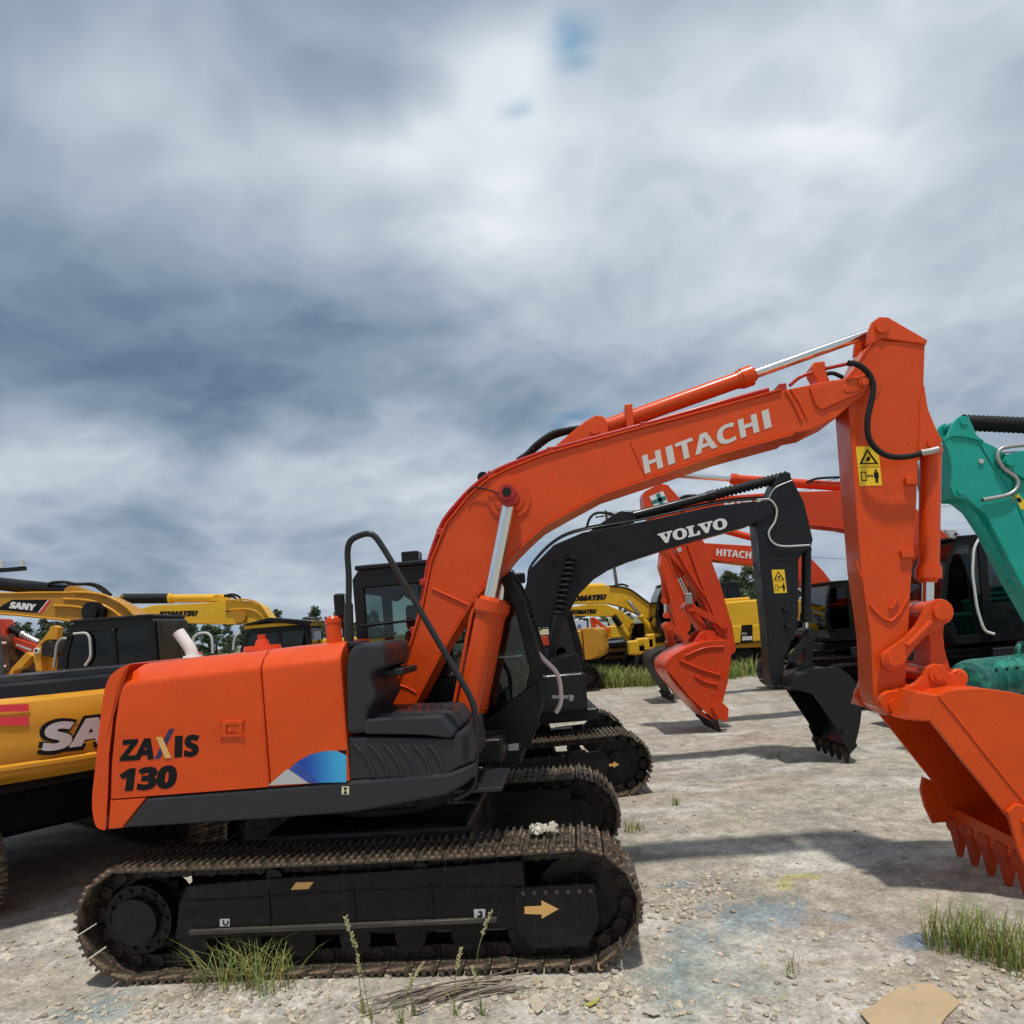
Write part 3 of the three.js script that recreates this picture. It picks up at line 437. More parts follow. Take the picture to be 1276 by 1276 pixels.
  { const a = at(424, 755, -.95), mr = part('wing_mirror', g); mesh('mirror_shell', box(a.x - .06, a.x + .06, a.y - .12, a.y + .12, -1.0, -.92, .03), M.black, mr); mesh('mirror_glass', box(a.x + .055, a.x + .063, a.y - .10, a.y + .10, -.99, -.93, .002), M.mirror, mr); mesh('mirror_stay', bentTube([V(a.x, a.y - .12, -.96), V(a.x + .02, a.y - .35, -.96), V(a.x + .14, a.y - .45, -1.0)], .012, .05), M.black, mr); }
  { const a = at(...z9([[560, 130]])[0], -.9), mr = part('wing_mirror', g); mesh('mirror_shell', box(a.x - .06, a.x + .05, a.y - .05, a.y + .05, -.95, -.88, .02), M.black, mr); mesh('mirror_stay', tube(P(z9([[560, 130], [480, 150], [470, 75]]), -.9), .01), M.black, mr); }
  mesh('hand_loop', bentTube(P(z9([[680, 700], [740, 770], [850, 870], [880, 960], [890, 1120], [845, 1200]]), -.36), .021, .06, 10), M.pinkish, g);
  mesh('hinge_bracket', join([cyl(at(...z9([[815, 1076]])[0], -.36), at(...z9([[990, 1076]])[0], -.36), .015, .015, 8), cyl(at(...z9([[960, 1060]])[0], -.36), at(...z9([[965, 1105]])[0], -.36), .022, .022, 8)]), M.steel, g);
  mesh('wiper_arm', join([tube(P(z9([[480, 80], [560, 170], [640, 340], [700, 540], [765, 740]]), -.3), .01), tube(P(z9([[640, 355], [800, 435]]), -.3), .006), tube(P(z9([[860, 340], [720, 550]]), -.3), .006)]), M.black, g);
  mesh('cab_lower_panel', ext(P([[596, 905], [668, 850], [672, 905], [640, 950], [600, 952]], -.2), -.26, -.2, .01), M.black, g);
  for (const [a, b] of [[848, 925], [930, 998]]) mesh('data_plate', ext(P(z2([[a, 1082], [b, 1074], [b + 2, 1112], [a + 2, 1122]]), -.19), -.199, -.196, 0), M.paper, g);
  mesh('battery_box', join([box(-.1, .5, 1.14, 1.6, -.2, .45, .03), box(.5, .95, 1.14, 1.34, -.2, .3, .03)]), M.frameBlack, g);
  // ---- boom
  const wb = .2, boom = part('boom', g);
  const bp = [[505, 905], [490, 880], [491, 866], [527, 757], [538, 700], [557, 653], [585, 618], [610, 597], [635, 584], [682, 566], [720, 555.5], [795, 535], [860, 518], [900, 506.5], [974, 486.5], [1040, 473], [1043, 520], [1013, 535], [988, 540], [900, 564], [807, 596], [750, 615], [704, 640], [676, 656], [657, 673], [641, 689], [627, 706], [609, 722], [585, 753], [548, 815], [516, 877]];
  mesh('boom_box', ext(P(bp, wb), -wb, wb, .008), M.orange, boom);
  // top and bottom flange lips
  const flange = (l, n, off) => { const c = P(l, wb); return mesh(n, loft(c.map((p, i) => { const d = c[Math.min(c.length - 1, i + 1)].clone().sub(c[Math.max(0, i - 1)]).normalize(), nx = -d.y * off, ny = d.x * off; return [V(p.x, p.y, -wb - .016), V(p.x, p.y, wb + .016), V(p.x + nx, p.y + ny, wb + .016), V(p.x + nx, p.y + ny, -wb - .016)]; }), true, 40), M.orange, boom); };
  flange([[492, 864], [527, 757], [538, 700], [557, 653], [585, 618], [610, 597], [635, 584], [682, 566], [720, 555.5], [795, 535], [860, 518], [974, 486.5]], 'top_flange', .014);
  flange([[516, 877], [548, 815], [585, 753], [609, 722], [627, 706], [641, 689], [657, 673], [676, 656], [704, 640], [750, 615], [807, 596], [900, 564], [988, 540]], 'bottom_flange', -.014);
  const bead = (l, w, r, par, m = M.orange) => mesh('weld_bead', tube(P(l, w), r, 6, 0, .2), m, par);
  bead([[538, 733], [560, 743], [584, 754]], wb + .004, .009, boom); bead(z5([[912, 545], [945, 620], [975, 690]]), wb + .002, .006, boom); bead(z2([[434, 800], [480, 815], [520, 838]]), wb + .002, .007, boom); bead(z6([[365, 328], [395, 375], [425, 440]]), wb + .002, .012, boom); bead(z6([[385, 322], [418, 372], [446, 434]]), wb + .002, .010, boom);
  mesh('nose_plate', ext(P(z6([[455, 318], [580, 290], [690, 320], [560, 375], [500, 402], [478, 385]]), wb), wb, wb + .014, .004), M.orange, boom);
  for (const s of [1, -1]) mesh('nose_ear', ext(smooth(P(z6([[580, 322], [600, 296], [650, 278], [682, 284], [690, 305], [672, 322], [620, 338], [590, 338]]), wb), 4), s > 0 ? .15 : -.22, s > 0 ? .22 : -.15, .01), M.orange, boom);
  for (const w of [.138, -.198]) mesh('nose_fork', ext(P([[1036, 474], [1060, 470], [1078, 466], [1087, 476], [1084, 489], [1066, 499], [1040, 522]], wb), w, w + .06, .01), M.orange, boom);
  { const p = at(1075, 477, wb); mesh('nose_pin', join([pinZ(p.x, p.y, -.26, .235, .042), pinZ(p.x, p.y, .2, .245, .028)]), M.orange, boom); const q = at(635, 620, wb); mesh('ram_boss', join([pinZ(q.x, q.y, -.215, .214, .17, 40), pinZ(q.x, q.y, -.225, .222, .12, 40)]), M.orange, boom); mesh('pin_bolt', pinZ(q.x, q.y, .43, .452, .034, 20), M.rubber, boom); mesh('ram_pin', join([pinZ(q.x, q.y, -.42, .42, .05, 24), pinZ(q.x, q.y, .40, .44, .062, 24), pinZ(q.x, q.y, -.44, -.40, .062, 24)]), M.redDark, boom); }
  lettering('HITACHI', ...z6([[-172, 647], [312, 467], [-185, 577]]).map(p => at(...p, wb + .001)), M.silverText, boom, 'sans', .002, .012);
  // bracket and hydraulic lines on the boom
  for (const s of [.08, -.12]) mesh('ram_bracket', ext(P(z5([[608, 580], [668, 528], [730, 478], [770, 455], [798, 458], [812, 475], [822, 520], [760, 548]]), 0), s, s + .04, .008), M.orange, boom);
  { const p = at(741, 536, .12); mesh('bracket_pin', pinZ(p.x, p.y, -.14, .14, .035), M.orange, boom); }
  const lines = [[554, 700], [544, 735], [556, 650], [584, 613], [608, 591], [633, 578], [682, 560], [720, 549], [800, 528], [900, 500], [960, 483], [1005, 467]];
  for (const [w, dy, r] of [[.15, 0, .017], [.09, -2, .017], [-.12, -1, .017], [-.06, 0, .012]]) mesh('hydraulic_line', tube(P([[504, 838], [522, 760], [533, 697], [551, 648], [581, 612], [607, 590.5], [633, 577.5], [682, 559.5], [720, 549], [800, 527.5], [900, 499], [960, 482.5]], .2).map(p => V(p.x, p.y - dy * .003, w)), r, 8, 90, .3), M.redDark, boom);
  for (const [x, y] of [[515, 785], [527, 725], [548, 662], [612, 590], [686, 560], [803, 529], [976, 481]]) { const p = at(x, y, .2); mesh('line_clamp', box(p.x - .03, p.x + .03, p.y - .03, p.y + .025, -.16, .19, .008), M.redDark, boom); }
  mesh('hose', join([tube(P(z5([[722, 488], [660, 497], [600, 512], [540, 552], [500, 592], [462, 618]]), .05), .022, 10, 40), tube(P(z5([[722, 492], [650, 508], [590, 530], [530, 575], [470, 625]]), -.06), .022, 10, 40)]), M.rubber, boom);
  mesh('hose_block', join([ext(P(z6([[465, 235], [475, 218], [515, 213], [525, 262], [545, 320], [497, 330], [482, 285], [466, 258]]), .1), -.04, .1, .01)]), M.orange, boom);
  mesh('feed_line', join([tube(P(z6([[380, 308], [420, 276], [468, 258]]), .1), .014), tube(P(z6([[520, 243], [560, 234], [602, 225]]), .1), .014)]), M.redDark, boom);
  mesh('feed_hose', join([tube(P(z6([[602, 222], [640, 228], [680, 260], [700, 310], [692, 370], [678, 440], [684, 510], [720, 558], [770, 580], [830, 580], [885, 568]]), .24), .021, 10, 60), tube(P(z6([[525, 262], [550, 262], [585, 278]]), .1), .016, 8, 20)]), M.rubber, boom);
  mesh('hose_end', join([tube(P(z6([[880, 566], [915, 560], [948, 552]]), .24), .024, 10)]), M.steel, boom);
  { const a = at(325, 0, 0); mesh('boom_lamp', join([pinZ(at(602, 598, .05).x, at(602, 598, .05).y + .02, -.02, .06, .045), box(at(602, 600, .05).x - .02, at(602, 600, .05).x + .02, at(602, 604, .05).y, at(602, 598, .05).y, 0, .04)]), M.black, boom); }
  mesh('grease_line', tube(P(z5([[408, 758], [360, 740], [310, 727], [280, 730], [265, 752]]), wb + .03), .006, 6), M.rubber, boom);
  // ---- boom rams, arm ram
  for (const s of [1, -1]) { const w = s * .335; const a = at(580, 900, .335), b = at(635, 621, .335); a.z = b.z = w; ram('boom_ram', g, a, b, .545, .088, M.orange, { eye: M.redDark }); mesh('ram_line', tube([.04, .12, .3, .48, .52].map(t => a.clone().lerp(b, t).add(V(-.115 + (t > .5 ? .02 : 0), -.0, s * .02))), .014, 8), M.orange, g); }
  { const a = at(742, 537, 0), b = at(1098, 410, 0); ram('arm_ram', g, a, b, .555, .064, M.orange); const q = a.clone().lerp(b, .12); mesh('ram_clamp', box(q.x - .03, q.x + .03, q.y - .09, q.y + .1, -.08, .08, .01).rotateZ(0), M.orange, g); }
  // ---- arm
  const wa = .135, arm = part('arm', g);
  const ap = [[1070, 450], [1076, 436], [1096, 424], [1153, 427], [1151, 487], [1155, 510], [1150, 540], [1144, 572], [1142, 637], [1137, 700], [1134.5, 742], [1129, 852], [1122, 884], [1106, 892], [1092, 880], [1088, 866], [1085, 796], [1073, 712], [1064, 600], [1057, 507], [1057, 470]];
  mesh('arm_box', ext(P(ap, wa), -wa, wa, .008), M.orange, arm);
  for (const s of [1, -1]) mesh('head_plate', ext(P([[1082, 412], [1086, 402], [1095, 395.5], [1106, 396], [1137, 414], [1155, 424.5], [1153, 430], [1098, 422], [1080, 430]], wa), s > 0 ? wa - .03 : -wa - .012, s > 0 ? wa + .012 : -wa + .03, .006), M.orange, arm);
  for (const s of [1, -1]) mesh('tail_plate', ext(P([[1151, 480], [1156, 510], [1165, 532], [1173.5, 549], [1171, 557], [1148, 566], [1143, 575], [1146, 500]], wa), s > 0 ? wa - .035 : -wa - .008, s > 0 ? wa + .008 : -wa + .035, .006), M.orange, arm);
  { const p = at(1098, 408, wa), q = at(1161, 552, wa); mesh('head_pin', pinZ(p.x, p.y, -wa - .03, wa + .028, .05), M.orange, arm); mesh('ram_pin', pinZ(q.x, q.y, -wa - .03, wa + .02, .04), M.orange, arm); mesh('pivot_boss', pinZ(at(1076, 478, wa).x, at(1076, 478, wa).y, -wa - .008, wa + .008, .13, 36), M.orange, arm); }
  bead(z6([[605, 285], [640, 225], [690, 150], [745, 122], [900, 140]]), wa + .004, .008, arm); bead(z7([[243, 215], [290, 262], [320, 272], [350, 245], [384, 182]]), wa + .002, .013, arm); bead(z7([[192, 55], [205, 95], [222, 130]]), wa - .01, .012, arm);
  for (const q of [[[815, 662], [862, 660], [866, 688], [820, 690]], [[800, 940], [848, 938], [852, 966], [804, 968]]]) mesh('line_lug', ext(P(z6(q), wa), wa, wa + .03, .006), M.orange, arm);
  mesh('line_lug', ext(P(z7([[310, 225], [335, 190], [347, 196], [320, 234]]), wa), wa, wa + .022, .005), M.orange, arm);
  warning(g, fr, z6([[632, 542], [718, 540], [733, 690], [648, 692]]), wa);
  // ---- bucket ram, links
  { const b = at(1156, 762, 0), a = at(1160, 556, 0); ram('bucket_ram', g, a, b, .80, .074, M.orange);
    const l1 = at(1112, 822, .2), l2 = at(1170, 763, .2), l3 = at(1169, 841, .1);
    const linkGeo = (p, q, r1, r2, w0, w1) => { const d = q.clone().sub(p).normalize(), nx = -d.y, ny = d.x, pts = []; for (let k = 0; k <= 12; k++) { const t = Math.PI / 2 + Math.PI * k / 12; pts.push([p.x + (d.x * Math.cos(t) + nx * Math.sin(t)) * r1, p.y + (d.y * Math.cos(t) + ny * Math.sin(t)) * r1]); } const m1 = p.clone().lerp(q, .35), m2 = p.clone().lerp(q, .6), r = Math.min(r1, r2) * .62; pts.push([m1.x - nx * r, m1.y - ny * r], [m2.x - nx * r, m2.y - ny * r]); for (let k = 0; k <= 12; k++) { const t = -Math.PI / 2 + Math.PI * k / 12; pts.push([q.x + (d.x * Math.cos(t) + nx * Math.sin(t)) * r2, q.y + (d.y * Math.cos(t) + ny * Math.sin(t)) * r2]); } pts.push([m2.x + nx * r, m2.y + ny * r], [m1.x + nx * r, m1.y + ny * r]); return ext(pts, w0, w1, .008); };
    for (const s of [1, -1]) { mesh('side_link', linkGeo(l1, l2, .082, .10, s > 0 ? .165 : -.215, s > 0 ? .215 : -.165), M.orange, g); mesh('link_rib', cyl(l1.clone().lerp(l2, .3).setZ(s * .22), l1.clone().lerp(l2, .8).setZ(s * .22), .022, .022, 8), M.orange, g); }
    mesh('link_pin', join([pinZ(l1.x, l1.y, -.24, .235, .045), pinZ(l1.x, l1.y, -.225, .225, .06)]), M.orange, g); mesh('link_pin', pinZ(l2.x, l2.y, -.24, .245, .055), M.orange, g);
    mesh('bucket_link', linkGeo(l2, l3, .085, .085, -.13, .13), M.orange, g);
    mesh('link_boss', pinZ(l2.x, l2.y, -.16, .16, .09), M.orange, g); mesh('link_boss', pinZ(l3.x, l3.y, -.15, .15, .085), M.orange, g);
    // ---- bucket
    const w0 = -.5, w1 = .5, mouth = [[1160, 899], [1257, 1020], [1276, 1062], [1286, 1072]], backPx = [[1160, 899], [1171, 866], [1214, 858], [1250, 861], [1290, 871], [1345, 897], [1385, 945], [1393, 1000], [1360, 1050], [1310, 1072], [1284, 1074]];
    const tipA = at(1190, 1070, -.43), tipB = at(1264, 1109, .215), lipA = at(1191, 1026, -.43), lipB = at(1259, 1064, .215), tip = tipA.clone().add(tipB).multiplyScalar(.5), lip = lipA.clone().add(lipB).multiplyScalar(.5); tip.z = lip.z = 0;
    const back = P(backPx, w1); back[back.length - 1].set(lip.x, lip.y, 0); const outer = [...P(mouth.slice(0, 3), w1).slice(0, 2), V(lip.x - .02, lip.y, 0), ...smooth(back, 4, false).slice(1).reverse().slice(0, -1)];
    const bk = makeBucket(fr, { outer, back, w0, w1, mat: M.orange, inMat: M.orange, lip, tip, teeth: 5, toothMat: M.tooth, tw: .058 });
    mesh('lip_plate', ext([V(lip.x - .05, lip.y + .0, 0), V(lip.x + .035, lip.y - .01, 0), V(lip.x + .06, lip.y + .12, 0), V(lip.x - .02, lip.y + .14, 0)], w0 + .01, w1 - .01, .01), M.orange, bk);
    const tbx = P([[1129, 897], [1141, 862], [1172, 866], [1161, 900]], w1); mesh('torsion_box', ext(tbx, w0 + .002, w1 + .003, .014), M.orange, bk);
    mesh('corner_weld', tube(P(z7([[490, 540], [560, 625], [690, 790], [800, 925]]), w1 + .002), .008, 6), M.orange, bk);
    mesh('side_cutter', ext(P([[1150, 968], [1147, 985], [1152, 1005], [1162, 1026], [1180, 1024], [1200, 1020], [1192, 985]], w0), w0 - .03, w0 + .01, .008), M.orange, bk);
    for (const s of [1]) mesh('side_cutter', ext(P([[1252, 1010], [1262, 1000], [1280, 1004], [1292, 1018], [1292, 1078], [1278, 1088], [1264, 1056]], w1), s > 0 ? w1 : w0 - .035, s > 0 ? w1 + .035 : w0, .008), M.orange, bk);
    for (const [x, y] of [[1272, 1022], [1276, 1045]]) { const c = at(x, y, w1); mesh('cutter_bolt', pinZ(c.x, c.y, w1 + .03, w1 + .055, .022, 6), M.orange, bk); }
    const ear = z7([[280, 560], [288, 540], [310, 526], [360, 520], [410, 498], [440, 470], [455, 440], [480, 426], [510, 430], [530, 455], [556, 470], [575, 448], [596, 470], [598, 500], [575, 540], [545, 560], [410, 560], [378, 628], [345, 622], [300, 602], [285, 580]]), hole = z7([[548, 470], [562, 466], [572, 474], [566, 486], [554, 486]]);
    for (const s of [1, -1]) mesh('ear', ext(P(ear, .26), s > 0 ? .2 : -.25, s > 0 ? .25 : -.2, .01), M.orange, bk);
    const h1 = at(...z7([[337, 578]])[0], .26), h3 = at(...z7([[490, 467]])[0], .26); mesh('bucket_pin', join([pinZ(h1.x, h1.y, -.28, .275, .05), pinZ(h3.x, h3.y, -.28, .27, .062), pinZ(h3.x, h3.y, -.29, .285, .036)]), M.orange, bk);
    mesh('ear_eye', new THREE.TorusGeometry(.05, .022, 8, 20).translate(at(...z7([[560, 478]])[0], .22).x, at(...z7([[560, 478]])[0], .22).y, .22), M.orange, bk);
  }
}
// ---------------------------------------------------------------- the machines behind: common lower works, house and cab
function lowerWorks(fr, o = {}) {
  const s = o.s || 1, shoes = o.shoes;
  if (!o.noTracks) for (const k of [1, -1]) {
    const tr = makeTrack(fr, { xr: -1.75 * s, xf: 1.72 * s, yr: .45 * s, yf: .44 * s, R: .405 * s, wMid: k * 1.12 * s, width: .58 * s, side: k, sag: .02, single: !shoes, detail: !!shoes, mat: o.shoeMat || M.shoeDark });
    mesh('track_frame', join([box(-1.35 * s, 1.3 * s, .36 * s, .62 * s, k * .98 * s, k * 1.28 * s, .03), ext([[1.0 * s, .3 * s], [1.5 * s, .26 * s], [1.62 * s, .46 * s], [1.5 * s, .64 * s], [1.0 * s, .62 * s]], k > 0 ? 1.28 * s : -1.33 * s, k > 0 ? 1.33 * s : -1.28 * s, .01)]), M.frameBlack, tr);
  }
  mesh('centre_frame', join([box(-.85 * s, .85 * s, .45 * s, .92 * s, -.95 * s, .95 * s, .06), new THREE.CylinderGeometry(.6 * s, .63 * s, .2 * s, 32).translate(0, .98 * s, 0)]), M.frameBlack, fr.g);
  mesh('revolving_frame', box(-1.9 * s, 1.5 * s, 1.05 * s, 1.22 * s, -1.2 * s, 1.2 * s, .02), o.frameMat || M.frameBlack, fr.g);
}
function tail(fr, o) {                                                                     // counterweight and hood
  const s = o.s || 1, W = 1.33 * s, y0 = (o.y0 || 1.08) * s, y1 = (o.y1 || 2.12) * s, R = 2.72 * s, secs = [];
  for (let i = 0; i <= 18; i++) { const w = W * (1 - 2 * i / 18), e = Math.max(0, Math.abs(w) / W - .86) / .14, xr = -Math.sqrt(R * R - w * w) + e * e * .14, xi = -1.72 * s; secs.push([V(xi, y0, w), V(xr + .28, y0, w), V(xr + .07, y0 + .09, w), V(xr, y0 + .28, w), V(xr + .012, y0 + .36, w), V(xr + .012, y1 - .26, w), V(xr, y1 - .2, w), V(xr + .05, y1 - .05, w), V(xr + .14, y1, w), V(xi, y1, w)]); }
  const cw = mesh('counterweight', loft(secs, true, 30), o.mat, fr.g);
  mesh('hood', join([box(-1.70 * s, -.35 * s, 1.2 * s, y1 - .02, -W + .01, W - .01, .07), box(-1.6 * s, -.7 * s, y1 - .04, y1 + .10, -.6 * s, .75 * s, .05)]), o.hoodMat || o.mat, fr.g);
  mesh('tank_housing', join([box(-.34 * s, .55 * s, 1.2 * s, y1 - .12, .42 * s, W - .02, .06), box(.56 * s, 1.35 * s, 1.2 * s, 1.75 * s, .42 * s, W - .03, .06)]), o.tankMat || o.mat, fr.g);
  mesh('side_skirt', join([box(-1.7 * s, .35 * s, 1.05 * s, 1.19 * s, W - .09, W, .02), box(-1.7 * s, .35 * s, 1.05 * s, 1.19 * s, -W, -W + .09, .02)]), o.skirtMat || M.greyPlastic, fr.g);
  return cw;
}
function stdCab(fr, o) { const s = o.s || 1; return makeCab(fr, { x0: (o.x0 ?? -.28) * s, x1: (o.x1 ?? 1.5) * s, y0: 1.22 * s, y1: (o.y1 || 2.93) * s, w0: -.33 * s, w1: -1.33 * s, mat: o.mat, glass: o.glass }); }
function linkBar(p, q, r, w0, w1) { const d = q.clone().sub(p).normalize(), nx = -d.y * r, ny = d.x * r; return join([ext([[p.x + nx, p.y + ny], [q.x + nx, q.y + ny], [q.x - nx, q.y - ny], [p.x - nx, p.y - ny]], w0, w1, .006), pinZ(p.x, p.y, Math.min(w0, w1) - .008, Math.max(w0, w1) + .008, r * 1.5, 18), pinZ(q.x, q.y, Math.min(w0, w1) - .008, Math.max(w0, w1) + .008, r * 1.5, 18)]); }
const letter3 = (fr, f, pts, w) => f(pts).map(p => fr.at(...p, w));

// ================================================================ charcoal excavator behind the orange one
{
  const g = thing('excavator', 'charcoal black crawler excavator with white serif lettering on its curved boom', 'excavator', V(-.34, 0, -9.75), 0, 'excavators parked in the yard'), fr = new Frame(g), P = (l, w) => fr.prof(l, w), at = (x, y, w) => fr.at(x, y, w);
  lowerWorks(fr, { s: .89, shoes: true, shoeMat: M.shoe }); tail(fr, { s: .89, mat: M.volvo, y1: 2.2 }); stdCab(fr, { s: .89, mat: M.black, y1: 3.0 });
  const mk = (l, n, a, b, m) => mesh(n, ext(P(z4(l), b), a, b, 0), m, g);
  mesh('arrow_sticker', ext(P(z4([[1030, 158], [1047, 157], [1047, 148], [1068, 160], [1047, 172], [1047, 166], [1030, 167]]), 1.2), 1.195, 1.2, 0), M.gold, g);
  const wb = .19, boom = part('boom', g), wn = wb;
  const up = z8([[10, 640], [22, 560], [45, 490], [62, 430], [145, 345], [250, 300], [480, 258], [720, 205], [880, 186]]), lo = z8([[862, 272], [800, 290], [600, 345], [430, 400], [350, 432], [290, 470], [235, 525], [200, 590], [160, 650], [125, 740], [100, 860]]);
  mesh('boom_box', ext(P([...up, ...z8([[890, 250]]), ...lo, ...z8([[60, 940], [5, 900]])], wb), -wb, wb, .01), M.volvo, boom);
  mesh('nose', join([.1, -.18].map(w => ext(P(z8([[860, 192], [905, 186], [940, 205], [942, 232], [910, 248], [870, 268]]), wb), w, w + .08, .01))), M.volvo, boom);
  lettering('VOLVO', ...letter3(fr, z8, [[528, 344], [775, 284], [520, 305]], wb + .001), M.white, boom, 'serif', .003, .05);
  for (const dy of [0, 6]) mesh('hydraulic_line', tube(P(z8([[50, 480], [64, 422], [146, 336], [250, 292], [480, 250], [720, 197], [880, 180], [930, 185]]).map(([x, y]) => [x, y - dy * .4]), .14 - dy * .03), .014, 6, 60), M.volvo, boom);
  mesh('hose', tube(P(z8([[262, 290], [275, 250], [300, 230], [350, 232], [385, 250]]), 0), .018), M.rubber, boom);
  for (const s of [.06, -.1]) mesh('ram_bracket', ext(P(z8([[270, 300], [355, 240], [385, 226], [430, 232], [440, 262]]), 0), s, s + .04, .006), M.volvo, boom);
  { const a = at(...z8([[415, 244]])[0], 0), b = at(...z8([[983, 98]])[0], 0); ram('arm_ram', g, a, b, .545, .06, M.volvo, { boot: true }); }
  for (const s of [1, -1]) {
    const a = at(...z8([[108, 840]])[0], .33), b = at(...z8([[215, 378]])[0], .33), m = a.clone().lerp(b, .53); a.z = b.z = m.z = s * .33; const q = part('boom_ram', g);
    mesh('barrel', cyl(a, m, .075, .075, 20), M.volvo, q); mesh('rod', cyl(m, b, .04, .04, 14), M.rubber, q);
    const hp = [], d = b.clone().sub(m), L = d.length(), n = 90; const e1 = V(-d.y, d.x, 0).normalize(), e2 = V(0, 0, 1); for (let k = 0; k <= n; k++) { const t = k / n, an = t * 11 * 2 * Math.PI; hp.push(m.clone().addScaledVector(d, t).addScaledVector(e1, Math.cos(an) * .066).addScaledVector(e2, Math.sin(an) * .066)); }
    mesh('spiral_guard', new THREE.TubeGeometry(new THREE.CatmullRomCurve3(hp), 360, .022, 6), M.rubber, q); mesh('rod_eye', join([pinZ(b.x, b.y, s * .33 - .08, s * .33 + .08, .085)]), M.volvo, q);
  }
  const wa = .15, arm = part('arm', g);
  mesh('arm_box', ext(P(z8([[918, 185], [950, 105], [962, 85], [985, 82], [1002, 98], [1050, 190], [1082, 325], [1076, 348], [1046, 372], [1030, 400], [1030, 600], [1020, 655], [985, 745], [968, 850], [942, 862], [930, 842], [915, 640], [898, 480], [876, 250]]), wa), -wa, wa, .01), M.volvo, arm);
  mesh('weld_bead', tube(P(z8([[925, 400], [980, 400], [1028, 402]]), wa), .008, 6), M.volvo, arm); mesh('head_edge', tube(P(z8([[918, 186], [945, 140], [1006, 112]]), wa + .004), .009, 6), M.steel, arm);
  mesh('arm_hose', tube(P(z8([[880, 182], [925, 182], [950, 215], [945, 260], [922, 300], [935, 335], [975, 350], [1070, 346]]), wa + .03), .014, 8, 60), M.paper, arm);
  { const a = at(...z8([[1058, 352]])[0], 0), b = at(...z8([[1056, 668]])[0], 0); ram('bucket_ram', g, a, b, .84, .065, M.volvo); const l1 = at(...z8([[985, 752]])[0], 0), l3 = at(...z8([[1052, 785]])[0], 0); for (const s of [1, -1]) mesh('side_link', linkBar(l1, b, .045, s > 0 ? .16 : -.21, s > 0 ? .21 : -.16), M.volvo, g); mesh('bucket_link', linkBar(b, l3, .06, -.13, .13), M.volvo, g); }
  warning(g, fr, z8([[932, 435], [978, 434], [988, 518], [942, 520]]), wa);
  for (const [x, y] of [[983, 580], [990, 640]]) { const p = at(...z8([[x, y]])[0], wa); mesh('line_lug', box(p.x - .04, p.x + .04, p.y - .03, p.y + .03, wa - .01, wa + .05, .008), M.volvo, arm); }
  const w1 = .5, near = z8([[1002, 862], [1085, 885], [1190, 1042], [1222, 1098]]), bk = z8([[1002, 862], [1012, 838], [1055, 806], [1110, 790], [1165, 792], [1210, 812], [1242, 852], [1258, 920], [1254, 985], [1240, 1050], [1222, 1098]]);
  const tA = at(1019.5, 939.5, -.42), tB = at(1057.5, 951.6, .42), tip = tA.add(tB).multiplyScalar(.5); tip.z = 0; const lp = at(...z8([[1216, 1082]])[0], w1), lip = V(tip.x - .01, tip.y + .2, 0);
  const back = P(bk, w1); const b = makeBucket(fr, { outer: [...P(near, w1), ...smooth(back, 4, false).reverse().slice(1, -1)], back, w0: -w1, w1, mat: M.volvo, lip, tip, teeth: 5, toothMat: M.toothDark, tw: .04 });
  for (const s of [1, -1]) mesh('ear', ext(P(z8([[968, 845], [980, 820], [1020, 800], [1040, 770], [1062, 766], [1075, 790], [1085, 815], [1060, 870], [1000, 870]]), .2), s > 0 ? .18 : -.23, s > 0 ? .23 : -.18, .01), M.volvo, b);
  for (const s of [1, -1]) mesh('side_cutter', ext(P(z8([[1186, 1015], [1205, 1010], [1240, 1070], [1212, 1100], [1185, 1045]]), w1), s > 0 ? w1 : -w1 - .03, s > 0 ? w1 + .03 : -w1, .006), M.volvo, b);
  mesh('front_housing', join([ext(P(z9([[870, 760], [1000, 720], [1030, 745], [1078, 1010], [1030, 1000], [1036, 1170], [800, 1170], [760, 800]]), 1.0), .45, 1.0, .02)]), M.black, g);
  { const p = at(...z9([[752, 560]])[0], .9); mesh('side_reflector', box(p.x - .06, p.x + .06, p.y - .035, p.y + .035, .9, .92, .004), M.stickerPale, g); mesh('tail_lamp', box(p.x - .05, p.x + .05, p.y - .17, p.y - .05, .9, .92, .004), M.doosan, g); mesh('reflector_bracket', box(p.x - .08, p.x + .07, p.y - .2, p.y + .06, .6, .9, .01), M.black, g); }
}
